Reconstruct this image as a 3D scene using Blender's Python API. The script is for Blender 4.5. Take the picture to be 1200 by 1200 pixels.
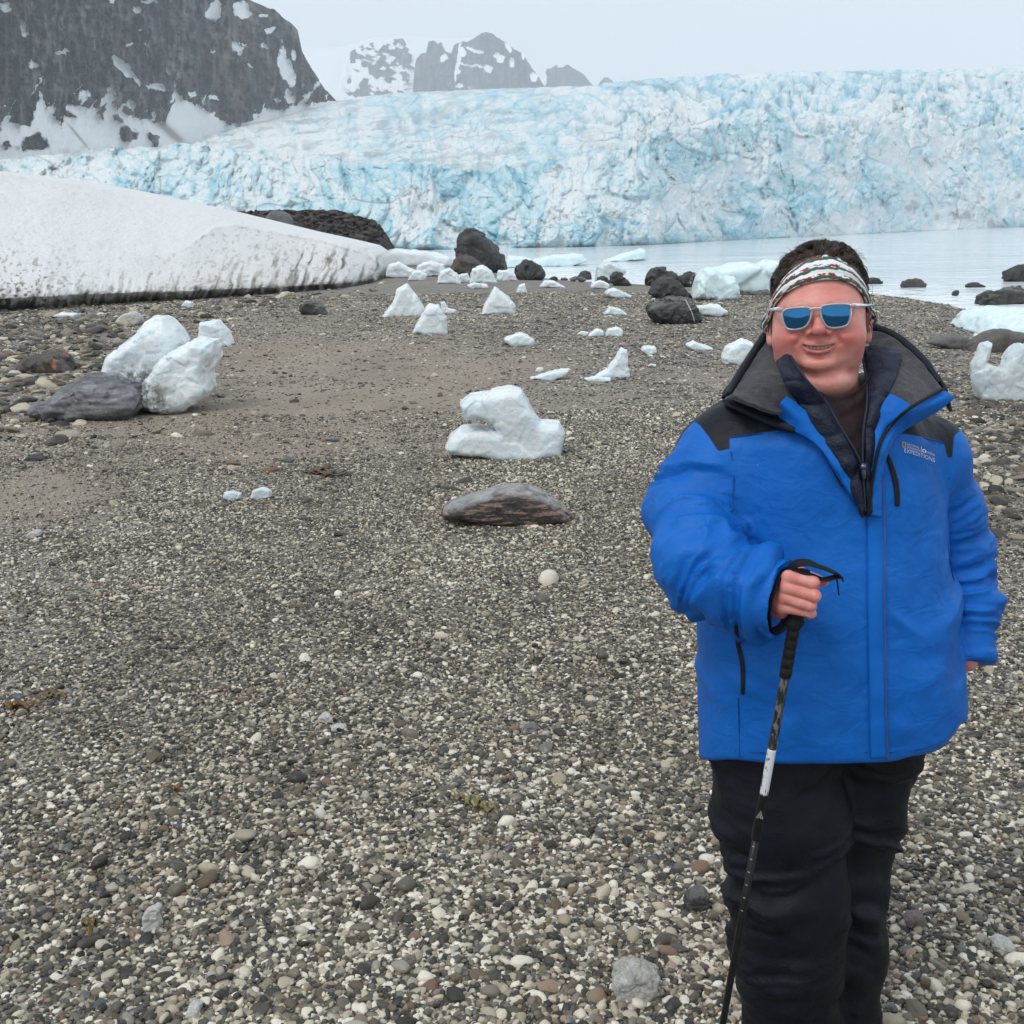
import bpy, bmesh, math, random
import numpy as np
from mathutils import Vector, Matrix
from mathutils.bvhtree import BVHTree

for o in list(bpy.data.objects):
    bpy.data.objects.remove(o, do_unlink=True)
SC = bpy.context.scene
COL = SC.collection
R = math.radians

# ------------------------------------------------------------------ camera
CAM_Z, F_PX, HORIZON, ROLL = 1.80, 1300.0, 270.0, R(1.2)
PITCH = math.atan((600.0 - HORIZON) / F_PX)
_fw = Vector((0, math.cos(PITCH), -math.sin(PITCH)))
_up0 = Vector((0, math.sin(PITCH), math.cos(PITCH)))
_rt0 = Vector((1, 0, 0))
_rt = _rt0 * math.cos(ROLL) - _up0 * math.sin(ROLL)
_up = _up0 * math.cos(ROLL) + _rt0 * math.sin(ROLL)
CAMLOC = Vector((0, 0, CAM_Z))
cam_data = bpy.data.cameras.new('camera')
cam_data.sensor_width = 36.0
cam_data.lens = 36.0 * F_PX / 1200.0
cam_data.clip_start = 0.05
cam_data.clip_end = 20000
cam = bpy.data.objects.new('camera', cam_data)
COL.objects.link(cam)
_m = Matrix((_rt, _up, -_fw)).transposed().to_4x4()
_m.translation = CAMLOC
cam.matrix_world = _m
SC.camera = cam

# ------------------------------------------------------------------ light and exposure
SUN_EL, SUN_AZ = R(54), R(224)          # azimuth clockwise from +Y: high behind the photographer, a little to the left
world = bpy.data.worlds.new('World')
SC.world = world
world.use_nodes = True
_wn = world.node_tree
_wn.nodes.clear()
_sky = _wn.nodes.new('ShaderNodeTexSky')
_sky.sky_type = 'NISHITA'
_sky.sun_disc = False
_sky.sun_elevation = SUN_EL
_sky.sun_rotation = SUN_AZ
_sky.air_density = 1.0
_sky.dust_density = 3.0
_hs = _wn.nodes.new('ShaderNodeHueSaturation')
_hs.inputs['Saturation'].default_value = 0.35
_mx = _wn.nodes.new('ShaderNodeMix')     # an overcast deck: the clear sky shows through only faintly
_mx.data_type = 'RGBA'
_mx.inputs['Factor'].default_value = 0.86
_mx.inputs['B'].default_value = (8.5, 9.3, 10.0, 1)
_bg = _wn.nodes.new('ShaderNodeBackground')
_bg.inputs['Strength'].default_value = 0.108
_wo = _wn.nodes.new('ShaderNodeOutputWorld')
_wn.links.new(_sky.outputs[0], _hs.inputs['Color'])
_wn.links.new(_hs.outputs[0], _mx.inputs['A'])
_wn.links.new(_mx.outputs['Result'], _bg.inputs['Color'])
_wn.links.new(_bg.outputs[0], _wo.inputs['Surface'])
sun_data = bpy.data.lights.new('sun', 'SUN')
sun_data.energy = 1.45
sun_data.angle = R(18)
sun_data.color = (1.0, 0.97, 0.93)
sun = bpy.data.objects.new('sun', sun_data)
COL.objects.link(sun)
_sd = Vector((math.sin(SUN_AZ) * math.cos(SUN_EL), math.cos(SUN_AZ) * math.cos(SUN_EL), math.sin(SUN_EL)))
sun.rotation_euler = (-_sd).to_track_quat('-Z', 'Y').to_euler()
SC.view_settings.view_transform = 'Standard'
SC.view_settings.look = 'None'
SC.view_settings.exposure = 0.0
SC.view_settings.gamma = 1.0
SC.render.engine = 'CYCLES'
SC.cycles.use_denoising = True
SC.cycles.max_bounces = 6
SC.cycles.diffuse_bounces = 3
SC.cycles.glossy_bounces = 3
SC.cycles.transmission_bounces = 4
SC.cycles.volume_bounces = 1
SC.cycles.transparent_max_bounces = 6
SC.cycles.use_fast_gi = False
SC.cycles.caustics_reflective = False
SC.cycles.caustics_refractive = False
SC.cycles.sample_clamp_indirect = 4.0
SC.cycles.use_adaptive_sampling = True
SC.cycles.adaptive_threshold = 0.02

# ------------------------------------------------------------------ geometry helpers
rt_, up_, fw_ = np.array(_rt), np.array(_up), np.array(_fw)

def rays(px, py):
    px = np.asarray(px, float); py = np.asarray(py, float)
    return (fw_ * np.ones(px.shape)[..., None] + rt_ * ((px - 600) / F_PX)[..., None]
            - up_ * ((py - 600) / F_PX)[..., None])

def at(px, py, Y):
    """world points on the upright plane y = Y seen at photo pixel px, py (arrays or numbers)"""
    d = rays(px, py)
    t = np.asarray(Y, float) / d[..., 1]
    return d * t[..., None] + np.array(CAMLOC)

def at_z(px, py, z):
    d = rays(px, py)
    t = (z - CAM_Z) / d[..., 2]
    return d * t[..., None] + np.array(CAMLOC)

def pix(P):
    v = np.asarray(P) - np.array(CAMLOC)
    w = v @ fw_
    return 600 + F_PX * (v @ rt_) / w, 600 - F_PX * (v @ up_) / w

def interp(x, pts):
    pts = sorted(pts)
    return np.interp(x, [p[0] for p in pts], [p[1] for p in pts])

def mesh_obj(name, verts, faces, mat=None, parent=None, origin=(0, 0, 0), smooth=True, attrs=None):
    """ONE mesh object; verts in world space, origin = world location of its (or its root's) origin"""
    verts = np.asarray(verts, np.float32) - np.asarray(origin, np.float32)
    me = bpy.data.meshes.new(name)
    if isinstance(faces, np.ndarray):
        n, k = faces.shape
        me.vertices.add(len(verts))
        me.vertices.foreach_set('co', verts.ravel())
        me.loops.add(n * k)
        me.loops.foreach_set('vertex_index', faces.astype(np.int32).ravel())
        me.polygons.add(n)
        me.polygons.foreach_set('loop_start', np.arange(0, n * k, k, dtype=np.int32))
        me.update(calc_edges=True)
    else:
        me.from_pydata([tuple(map(float, v)) for v in verts], [], [tuple(map(int, f)) for f in faces])
    me.validate()
    if smooth:
        me.polygons.foreach_set('use_smooth', np.ones(len(me.polygons), bool))
    if attrs:
        for k, v in attrs.items():
            v = np.asarray(v, np.float32)
            if v.ndim == 1:
                a = me.attributes.new(k, 'FLOAT', 'POINT'); a.data.foreach_set('value', v)
            else:
                a = me.attributes.new(k, 'FLOAT_VECTOR', 'POINT'); a.data.foreach_set('vector', v.ravel())
    if mat: me.materials.append(mat)
    o = bpy.data.objects.new(name, me)
    COL.objects.link(o)
    if parent is not None:
        o.parent = parent
    else:
        o.location = origin
    return o

def tag(o, label=None, cat=None, group=None, kind=None):
    if label: o['label'] = label
    if cat: o['category'] = cat
    if group: o['group'] = group
    if kind: o['kind'] = kind
    return o

def grid_faces(nr, nc, wrap=False, flip=False):
    r = np.arange(nr - 1)[:, None]
    c = np.arange(nc if wrap else nc - 1)[None]
    c2 = (c + 1) % nc
    f = np.stack([r * nc + c, r * nc + c2, (r + 1) * nc + c2, (r + 1) * nc + c], -1).reshape(-1, 4)
    return f[:, ::-1].copy() if flip else f

def join(*parts):
    vs, fs, n = [], [], 0
    for v, f in parts:
        v = np.asarray(v, float)
        vs.append(v)
        fs += [tuple(int(i) + n for i in q) for q in f]
        n += len(v)
    return np.concatenate(vs), fs

def tube(path, rad, n=8, caps=True, up=(0, 0, 1), flat=1.0, closed=False):
    """swept tube; rad number or list; flat squashes the section along the side vector"""
    P = np.asarray(path, float)
    m = len(P)
    rad = np.broadcast_to(np.asarray(rad, float), (m,))
    T = np.gradient(P, axis=0)
    if closed:
        T = np.roll(P, -1, 0) - np.roll(P, 1, 0)
    T /= np.linalg.norm(T, axis=1)[:, None] + 1e-12
    u = np.asarray(up, float)
    S = np.cross(T, u); S /= np.linalg.norm(S, axis=1)[:, None] + 1e-9
    U = np.cross(S, T)
    a = np.linspace(0, 2 * math.pi, n, endpoint=False)
    V = (P[:, None] + rad[:, None, None] * (S[:, None] * np.cos(a)[None, :, None] * flat + U[:, None] * np.sin(a)[None, :, None])).reshape(-1, 3)
    F = [tuple(q) for q in grid_faces(m, n, wrap=True)]
    if closed:
        F += [((m - 1) * n + i, (m - 1) * n + (i + 1) % n, (i + 1) % n, i) for i in range(n)]
    elif caps:
        F.append(tuple(range(n))[::-1]); F.append(tuple(range((m - 1) * n, m * n)))
    return V, F

def catmull(P, n, closed=False):
    P = np.asarray(P, float)
    m = len(P)
    t = np.linspace(0, m if closed else m - 1, n, endpoint=not closed)
    i = np.minimum(t.astype(int), (m - 1) if closed else (m - 2))
    u = (t - i)[:, None]
    g = (lambda k: P[k % m]) if closed else (lambda k: P[np.clip(k, 0, m - 1)])
    p0, p1, p2, p3 = g(i - 1), g(i), g(i + 1), g(i + 2)
    return 0.5 * (2 * p1 + (p2 - p0) * u + (2 * p0 - 5 * p1 + 4 * p2 - p3) * u ** 2 + (3 * p1 - p0 - 3 * p2 + p3) * u ** 3)

# ------------------------------------------------------------------ noise
def _h(ix, iy, iz, s):
    n = (ix.astype(np.int64) * 374761393 + iy.astype(np.int64) * 668265263 + iz.astype(np.int64) * 2147483647 + s * 1274126177) & 0xFFFFFFFF
    n = ((n ^ (n >> 13)) * 1274126177) & 0xFFFFFFFF
    n = ((n ^ (n >> 16)) * 2246822519) & 0xFFFFFFFF
    n ^= n >> 15
    return (n & 0xFFFFFF).astype(np.float32) / np.float32(0xFFFFFF)

def vnoise(p, seed=0):
    p = np.asarray(p, np.float32)
    i = np.floor(p); f = p - i
    i = i.astype(np.int32)
    f = f * f * f * (f * (f * 6 - 15) + 10)
    out = 0
    for dx in (0, 1):
        wx = f[..., 0] if dx else 1 - f[..., 0]
        for dy in (0, 1):
            wy = f[..., 1] if dy else 1 - f[..., 1]
            for dz in (0, 1):
                wz = f[..., 2] if dz else 1 - f[..., 2]
                out = out + wx * wy * wz * _h(i[..., 0] + dx, i[..., 1] + dy, i[..., 2] + dz, seed)
    return out * 2 - 1

def fbm(p, oct=4, seed=0, gain=0.5, lac=2.03):
    p = np.asarray(p, np.float32)
    a, s, t = 1.0, 0.0, 0.0
    for k in range(oct):
        s = s + a * vnoise(p, seed + k * 17); t += a
        p = p * lac + 13.7; a *= gain
    return s / t

def ridged(p, oct=4, seed=0, gain=0.5):
    p = np.asarray(p, np.float32)
    a, s, t = 1.0, 0.0, 0.0
    for k in range(oct):
        s = s + a * (1 - 2 * np.abs(vnoise(p, seed + k * 17))); t += a
        p = p * 2.03 + 13.7; a *= gain
    return s / t

def worley(p, seed=0, tilt=1.0, dims=3):
    """F1, F2-F1, cell random, facet height (every cell a tilted plane)"""
    p = np.asarray(p, np.float32)
    i = np.floor(p).astype(np.int32)
    f1 = np.full(p.shape[:-1], 9, np.float32); f2 = f1.copy()
    rid = np.zeros_like(f1); fac = np.zeros_like(f1)
    for dx in (-1, 0, 1):
        for dy in (-1, 0, 1):
            for dz in ((-1, 0, 1) if dims == 3 else (0,)):
                cx, cy, cz = i[..., 0] + dx, i[..., 1] + dy, i[..., 2] + dz
                v = np.stack([cx + _h(cx, cy, cz, seed), cy + _h(cx, cy, cz, seed + 1), cz + _h(cx, cy, cz, seed + 2)], -1) - p
                if dims == 2: v[..., 2] = 0
                d = np.sqrt((v * v).sum(-1))
                r = _h(cx, cy, cz, seed + 3)
                g = (np.stack([_h(cx, cy, cz, seed + 4), _h(cx, cy, cz, seed + 5), _h(cx, cy, cz, seed + 6)], -1) - 0.5) * 2 * tilt
                h = (r - 0.5) + (g * v).sum(-1)
                near = d < f1
                f2 = np.where(near, f1, np.minimum(f2, d))
                rid = np.where(near, r, rid); fac = np.where(near, h, fac)
                f1 = np.where(near, d, f1)
    return f1, f2 - f1, rid, fac

def sstep(a, b, x):
    t = np.clip((x - a) / (b - a), 0, 1)
    return t * t * (3 - 2 * t)

# ------------------------------------------------------------------ implicit surfaces -> mesh (surface nets)
def surface_nets(f, xs, ys, zs):
    nx, ny, nz = f.shape
    ins = f < 0
    c = [(0,0,0),(1,0,0),(0,1,0),(1,1,0),(0,0,1),(1,0,1),(0,1,1),(1,1,1)]
    sl = lambda a, d: a[d[0]:nx-1+d[0], d[1]:ny-1+d[1], d[2]:nz-1+d[2]]
    cnt = np.zeros((nx-1, ny-1, nz-1), np.int8)
    for d in c: cnt += sl(ins, d)
    I, J, K = np.nonzero((cnt > 0) & (cnt < 8))
    vals = np.stack([f[I+d[0], J+d[1], K+d[2]] for d in c], 1)
    acc = np.zeros((len(I), 3)); n = np.zeros(len(I))
    ca = np.array(c, float)
    for a in range(8):
        for b in range(a + 1, 8):
            if bin(a ^ b).count('1') != 1: continue
            va, vb = vals[:, a], vals[:, b]
            m = (va < 0) != (vb < 0)
            t = np.where(m, va / np.where(m, va - vb, 1), 0)
            acc += m[:, None] * (ca[a] + t[:, None] * (ca[b] - ca[a])); n += m
    acc /= n[:, None]
    co = lambda arr, i, fr: arr[i] + fr * (arr[i + 1] - arr[i])
    V = np.stack([co(xs, I, acc[:, 0]), co(ys, J, acc[:, 1]), co(zs, K, acc[:, 2])], 1)
    idx = np.full((nx-1, ny-1, nz-1), -1, np.int64)
    idx[I, J, K] = np.arange(len(I))
    F = []
    for ax in range(3):
        o1, o2 = [(1, 2), (2, 0), (0, 1)][ax]
        s = [slice(None)] * 3
        s0 = list(s); s0[ax] = slice(0, -1); s1 = list(s); s1[ax] = slice(1, None)
        A, B = ins[tuple(s0)], ins[tuple(s1)]
        E = np.argwhere(A != B)
        E = E[(E[:, o1] > 0) & (E[:, o2] > 0) & (E[:, o1] < f.shape[o1]-1) & (E[:, o2] < f.shape[o2]-1)]
        if not len(E): continue
        def cell(a, b):
            q = E.copy(); q[:, o1] -= a; q[:, o2] -= b
            return idx[q[:, 0], q[:, 1], q[:, 2]]
        q = np.stack([cell(1, 1), cell(0, 1), cell(0, 0), cell(1, 0)], 1)
        flip = ~A[tuple(E.T)]
        q[flip] = q[flip][:, ::-1]
        F.append(q)
    return V, np.concatenate(F)

def smooth_mesh(V, F, it=2, lam=0.5):
    e = np.concatenate([F[:, [0, 1]], F[:, [1, 2]], F[:, [2, 3]], F[:, [3, 0]]])
    e = np.concatenate([e, e[:, ::-1]])
    deg = np.bincount(e[:, 0], minlength=len(V))[:, None] + 1e-9
    for _ in range(it):
        s = np.stack([np.bincount(e[:, 0], V[e[:, 1], k], minlength=len(V)) for k in range(3)], 1)
        V = V + lam * (s / deg - V)
    return V

def normals(V, F):
    a, b, c, d = (V[F[:, k]] for k in range(4))
    fn = np.cross(c - a, d - b)
    N = np.zeros_like(V)
    for k in range(4):
        for ax in range(3):
            N[:, ax] += np.bincount(F[:, k], fn[:, ax], minlength=len(V))
    return N / (np.linalg.norm(N, axis=1)[:, None] + 1e-12)

class Field:
    """grid of sample points with signed-distance primitives"""
    def __init__(self, lo, hi, h):
        self.ax = [np.arange(a, b + h, h) for a, b in zip(lo, hi)]
        self.P = np.stack(np.meshgrid(*self.ax, indexing='ij'), -1).astype(np.float32)
    def ell(self, c, r):
        q = self.P - np.float32(c); r = np.asarray(r, np.float32)
        k0 = np.sqrt(((q / r) ** 2).sum(-1)); k1 = np.sqrt(((q / (r * r)) ** 2).sum(-1)) + 1e-9
        return k0 * (k0 - 1) / k1
    def cone(self, a, b, ra, rb):
        a = np.asarray(a, np.float32); ba = np.asarray(b, np.float32) - a
        q = self.P - a
        h = np.clip((q @ ba) / (ba @ ba + 1e-12), 0, 1)
        return np.sqrt(((q - h[..., None] * ba) ** 2).sum(-1)) - (ra + (rb - ra) * h)
    def chain(self, pts, rad, k=0.0):
        d = None
        for i in range(len(pts) - 1):
            c = self.cone(pts[i], pts[i + 1], rad[i], rad[i + 1])
            d = c if d is None else (smin(d, c, k) if k else np.minimum(d, c))
        return d
    def mesh(self, d):
        return surface_nets(d, *self.ax)

def smin(a, b, k):
    h = np.clip(0.5 + 0.5 * (b - a) / k, 0, 1)
    return b + (a - b) * h - k * h * (1 - h)

def smax(a, b, k):
    return -smin(-a, -b, k)

def poly_sd(x, z, poly):
    """signed distance to a closed 2-D polygon, negative inside (arrays)"""
    poly = np.asarray(poly, float)
    d = np.full(x.shape, 1e18); ins = np.zeros(x.shape, bool)
    for a, b in zip(poly, np.roll(poly, -1, 0)):
        ex, ez = b - a
        t = np.clip(((x - a[0]) * ex + (z - a[1]) * ez) / (ex * ex + ez * ez + 1e-18), 0, 1)
        d = np.minimum(d, (x - a[0] - t * ex) ** 2 + (z - a[1] - t * ez) ** 2)
        if ez != 0:
            c = ((a[1] > z) != (b[1] > z)) & (x < ex * (z - a[1]) / ez + a[0])
            ins ^= c
    d = np.sqrt(d)
    return np.where(ins, -d, d)

def line_d(x, z, pts):
    d = np.full(x.shape, 1e18)
    for a, b in zip(pts[:-1], pts[1:]):
        a = np.asarray(a, float); b = np.asarray(b, float); e = b - a
        t = np.clip(((x - a[0]) * e[0] + (z - a[1]) * e[1]) / (e @ e + 1e-18), 0, 1)
        d = np.minimum(d, (x - a[0] - t * e[0]) ** 2 + (z - a[1] - t * e[1]) ** 2)
    return np.sqrt(d)

def chaikin(P, it=1):
    P = np.asarray(P, float)
    for _ in range(it):
        Q = np.roll(P, -1, 0)
        P = np.stack([0.75 * P + 0.25 * Q, 0.25 * P + 0.75 * Q], 1).reshape(-1, P.shape[1])
    return P

# ------------------------------------------------------------------ materials
class M:
    """short-hand for a node material round one Principled BSDF"""
    def __init__(self, name, **kw):
        self.mat = bpy.data.materials.new(name)
        self.mat.use_nodes = True
        self.nt = self.mat.node_tree
        self.bsdf = self.nt.nodes['Principled BSDF']
        for k, v in kw.items():
            self.put(self.bsdf, k.replace('_', ' '), v)
    def put(self, node, key, v):
        s = node.inputs[key]
        if hasattr(v, 'is_output'):
            self.nt.links.new(v, s)
        elif isinstance(v, (tuple, list)):
            s.default_value = tuple(v) + ((1,) if len(v) == 3 and len(s.default_value) == 4 else ())
        else:
            s.default_value = v
    def n(self, typ, ins=None, out=0, **props):
        nd = self.nt.nodes.new('ShaderNode' + typ)
        for k, v in props.items(): setattr(nd, k, v)
        for k, v in (ins or {}).items(): self.put(nd, k, v)
        return nd.outputs[out]
    def set(self, key, v): self.put(self.bsdf, key, v)
    def pos(self): return self.n('NewGeometry', out='Position')
    def obj(self): return self.n('TexCoord', out='Object')
    def attr(self, name, typ='GEOMETRY', out='Fac'):
        return self.n('Attribute', out=out, attribute_name=name, attribute_type=typ)
    def noise(self, vec, scale, detail=4, rough=0.55, out='Fac', **kw):
        return self.n('TexNoise', {'Vector': vec, 'Scale': scale, 'Detail': detail, 'Roughness': rough, **kw}, out)
    def vor(self, vec, scale, out='Color', feature='F1', **kw):
        return self.n('TexVoronoi', {'Vector': vec, 'Scale': scale, **kw}, out, feature=feature)
    def math(self, op, a, b=0.0, c=None, clamp=False):
        ins = {0: a, 1: b}
        nd = self.nt.nodes.new('ShaderNodeMath'); nd.operation = op; nd.use_clamp = clamp
        self.put2(nd, 0, a); self.put2(nd, 1, b)
        if c is not None: self.put2(nd, 2, c)
        return nd.outputs[0]
    def put2(self, nd, i, v):
        if hasattr(v, 'is_output'): self.nt.links.new(v, nd.inputs[i])
        else: nd.inputs[i].default_value = v
    def ramp(self, fac, stops, interp='LINEAR'):
        nd = self.nt.nodes.new('ShaderNodeValToRGB')
        nd.color_ramp.interpolation = interp
        el = nd.color_ramp.elements
        while len(el) < len(stops): el.new(0.5)
        for e, (p, c) in zip(el, stops):
            e.position = p
            e.color = tuple(c) + (1,) if isinstance(c, (tuple, list)) else (c, c, c, 1)
        self.nt.links.new(fac, nd.inputs[0])
        return nd.outputs[0]
    def mix(self, fac, a, b, blend='MIX'):
        nd = self.nt.nodes.new('ShaderNodeMix'); nd.data_type = 'RGBA'; nd.blend_type = blend
        for s, v in (('Factor', fac), ('A', a), ('B', b)): self.put(nd, s, v)
        return nd.outputs['Result']
    def scale(self, vec, s):
        return self.n('Mapping', {'Vector': vec, 'Scale': s})
    def bump(self, h, strength=0.5, dist=0.01, normal=None):
        ins = {'Height': h, 'Strength': strength, 'Distance': dist}
        if normal is not None: ins['Normal'] = normal
        return self.n('Bump', ins)
# ================================================================== SETTING
WATER_Z = -0.25
# shoreline traced as a polyline on the water plane (photo pixels -> world), land on the near/left side
_shore_px = [(1500, 455), (1300, 425), (1200, 411), (1152, 402), (1142, 393), (1156, 376), (1150, 366), (1110, 357), (1060, 349), (1015, 344),
             (900, 341), (840, 338), (780, 335), (700, 331), (640, 326), (590, 319), (540, 311), (480, 304), (430, 301), (300, 299)]
SHORE = at_z([p[0] for p in _shore_px], [p[1] for p in _shore_px], WATER_Z)[:, :2]
SHORE = np.concatenate([[[60.0, 8.0]], SHORE, [[-60.0, 92.0], [-200.0, 110.0], [-900.0, 130.0]]])
_WPOLY = np.concatenate([SHORE, [[-900, 6000], [6000, 6000], [6000, -200], [200, -200]]])

def shore_sd(x, y):
    """metres inland (+) or out on the water (-)"""
    return poly_sd(np.asarray(x, float), np.asarray(y, float), _WPOLY)

def ground_z(x, y):
    x = np.asarray(x, float); y = np.asarray(y, float)
    sd = shore_sd(x, y)
    p = np.stack([x, y, 0 * x], -1)
    wig = 0.35 * fbm(p * 0.8, 3, 5)
    s = sd + wig
    z = np.where(s > 0, WATER_Z + 0.25 * (1 - np.exp(-s * 0.35)), WATER_Z + np.maximum(s * 0.12, -6))
    amp = np.clip(sd / 3, 0, 1)
    z = z + amp * (0.035 * fbm(p * 0.45, 3, 9) + 0.012 * fbm(p * 1.9, 2, 12))
    return z

def sand_mask(x, y):
    """1 where the sand shows between few pebbles, 0 on thick gravel"""
    p = np.stack([x, y, 0 * x], -1)
    px, py = pix(np.stack([x, y, 0 * x], -1))
    n = fbm(p * np.array([0.5, 0.28, 1]), 4, 31)
    near = np.exp(-((px - 300) / 330) ** 2 - ((py - 480) / 95) ** 2) * 1.0
    near = near + np.exp(-((px - 60) / 120) ** 2 - ((py - 590) / 45) ** 2) * 1.0 + np.exp(-((px - 560) / 260) ** 2 - ((py - 420) / 40) ** 2) * 0.75
    small = fbm(p * np.array([1.5, 1.1, 1]), 3, 77)
    return np.clip(near + n * 0.75 + 0.22 * small - 0.20 + 0.28 * sstep(0.32, 0.55, small), 0, 1)

def geo(a, b, s0, g):
    out = [a]
    s = s0
    while out[-1] < b:
        out.append(out[-1] + s); s *= g
    return out

# ---- ground sheet
_xp = geo(0, 3500, 0.16, 1.035)
gx = np.array([-v for v in _xp[:0:-1]] + _xp)
gy = np.array([-v for v in geo(0, 400, 0.4, 1.12)[:0:-1]] + geo(0, 3500, 0.12, 1.022))
GX, GY = np.meshgrid(gx, gy)
gz = ground_z(GX, GY)
V = np.stack([GX, GY, gz], -1).reshape(-1, 3)
_sd = shore_sd(GX, GY)
m = M('beach_sand_and_grit', Roughness=0.8)
P = m.pos()
v1 = m.vor(P, 95.0)
v2 = m.vor(P, 42.0)
r1 = m.n('SeparateColor', {'Color': v1}, 'Red'); r2 = m.n('SeparateColor', {'Color': v2}, 'Green')
stops = [(0.0, (.035, .033, .030)), (0.3, (.11, .10, .09)), (0.55, (.22, .20, .175)), (0.8, (.38, .35, .31)), (1.0, (.62, .60, .55))]
grit = m.mix(0.5, m.ramp(r1, stops), m.ramp(r2, stops))
sandc = m.ramp(m.noise(P, 220.0, 3), [(0.25, (.25, .205, .16)), (0.75, (.48, .405, .33))])
big = m.noise(m.scale(P, (0.6, 0.35, 1)), 1.0, 5)
sandc = m.mix(m.ramp(big, [(0.35, 0), (0.65, 1)]), sandc, (.6, .55, .5), 'MULTIPLY')
sandc = m.mix(0.55, sandc, m.ramp(m.noise(P, 220.0, 3), [(0.25, (.25, .205, .165)), (0.75, (.48, .41, .335))]))
fac = m.math('ADD', m.attr('sand'), m.math('MULTIPLY', m.math('SUBTRACT', m.noise(P, 7.0, 5), 0.5), 1.1), clamp=True)
col = m.mix(fac, grit, sandc)
col = m.mix(m.ramp(m.noise(P, 0.8, 5), [(0.35, 0.0), (0.7, 0.45)]), col, (.62, .6, .57), 'MULTIPLY')
wet = m.attr('wet')
col = m.mix(m.math('MULTIPLY', wet, 0.8), col, (.45, .45, .47), 'MULTIPLY')
m.set('Base Color', col)
m.set('Roughness', m.math('SUBTRACT', 0.85, m.math('MULTIPLY', wet, 0.5)))
hh = m.math('ADD', m.vor(P, 95.0, 'Distance'), m.math('MULTIPLY', m.vor(P, 42.0, 'Distance'), 1.6))
m.set('Normal', m.bump(m.math('MULTIPLY', hh, -1.0), 0.8, 0.012))
ground = mesh_obj('ground', V, grid_faces(len(gy), len(gx)), m.mat,
                  attrs={'sand': sand_mask(GX, GY).ravel(), 'wet': np.clip(1 - _sd / 0.9, 0, 1).ravel()})
tag(ground, kind='structure')

# ---- water
wx = np.array([-v for v in geo(0, 3500, 0.35, 1.03)[:0:-1]] + geo(0, 3500, 0.35, 1.03))
wy = np.array(geo(5, 3500, 0.35, 1.018))
WX, WY = np.meshgrid(wx, wy)
wsd = shore_sd(WX, WY)
V = np.stack([WX, WY, WATER_Z + 0 * WX], -1).reshape(-1, 3)
near = np.exp(-np.abs(wsd) / 6.0) * (wsd < 2)
V[:, 2] += (0.05 * near * fbm(np.stack([WX, WY, 0 * WX], -1) * np.array([0.35, 0.9, 1]), 3, 3)).ravel()
Fw = grid_faces(len(wy), len(wx))
keep = (wsd.ravel()[Fw] < 3).any(1)
m = M('fjord_water', Roughness=0.12, IOR=1.33)
P = m.pos()
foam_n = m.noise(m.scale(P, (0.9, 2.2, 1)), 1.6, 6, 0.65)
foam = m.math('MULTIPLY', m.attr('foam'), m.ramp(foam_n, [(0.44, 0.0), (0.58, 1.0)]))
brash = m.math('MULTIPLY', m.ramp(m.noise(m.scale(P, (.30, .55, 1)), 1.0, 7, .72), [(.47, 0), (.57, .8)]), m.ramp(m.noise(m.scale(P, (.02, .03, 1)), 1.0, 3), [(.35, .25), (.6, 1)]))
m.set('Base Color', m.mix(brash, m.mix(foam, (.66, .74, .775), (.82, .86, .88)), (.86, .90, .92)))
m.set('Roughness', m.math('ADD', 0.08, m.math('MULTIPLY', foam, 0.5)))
w1 = m.noise(m.scale(P, (0.45, 1.5, 1)), 1.0, 3, 0.5)
w2 = m.noise(m.scale(P, (1.6, 4.5, 1)), 1.0, 4, 0.6)
w3 = m.noise(m.scale(P, (.16, .26, 1)), 1.0, 4, .6)
w4 = m.noise(m.scale(P, (.05, .07, 1)), 1.0, 4, .6)
hw_ = m.math('ADD', m.math('ADD', m.math('MULTIPLY', w1, .10), m.math('MULTIPLY', w2, .045)), m.math('ADD', m.math('MULTIPLY', w3, .45), m.math('MULTIPLY', w4, 1.1)))
m.set('Normal', m.bump(hw_, 1.0, 1.0))
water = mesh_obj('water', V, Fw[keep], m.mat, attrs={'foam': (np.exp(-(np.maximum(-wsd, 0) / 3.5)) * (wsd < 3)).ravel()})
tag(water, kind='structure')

# ---- rock and snow material for the mountains: the snow mask is an attribute of the mountain itself
def mountain_mat(name, c1, c2, c3, sc):
    m = M(name, Roughness=0.9)
    P = m.pos()
    st = m.noise(m.scale(P, (1, 1, 0.22)), 0.16 * sc, 7, 0.66)
    tn = m.math('ADD', m.attr('relief_tone'), m.math('MULTIPLY', m.math('SUBTRACT', st, .5), 1.1))
    c = m.ramp(tn, [(0.22, c1), (0.50, c2), (0.85, c3)])
    c = m.mix(m.ramp(m.noise(P, 0.03 * sc, 4), [(0.5, 0), (0.68, .6)]), c, (.125, .075, .058))
    c = m.mix(m.ramp(m.noise(m.scale(P, (1, 1, .12)), .35 * sc, 4), [(0.45, 0), (0.75, .5)]), c, (.02, .021, .024))
    sn = m.noise(P, 0.5 * sc, 5)
    snow = m.mix(m.ramp(sn, [(0.3, 0), (0.75, 0.35)]), (.90, .91, .92), (.80, .81, .82))
    s = m.math('ADD', m.attr('snow'), m.math('MULTIPLY', m.math('SUBTRACT', m.noise(P, 0.4 * sc, 6, 0.7), 0.5), 0.5))
    c = m.mix(m.ramp(s, [(0.48, 0), (0.56, 1)]), c, snow)
    c = m.mix(m.attr('scree'), c, (.20, .155, .125))
    m.set('Base Color', c)
    m.set('Normal', m.bump(st, 0.8, 3.0 / sc))
    return m.mat

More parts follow.
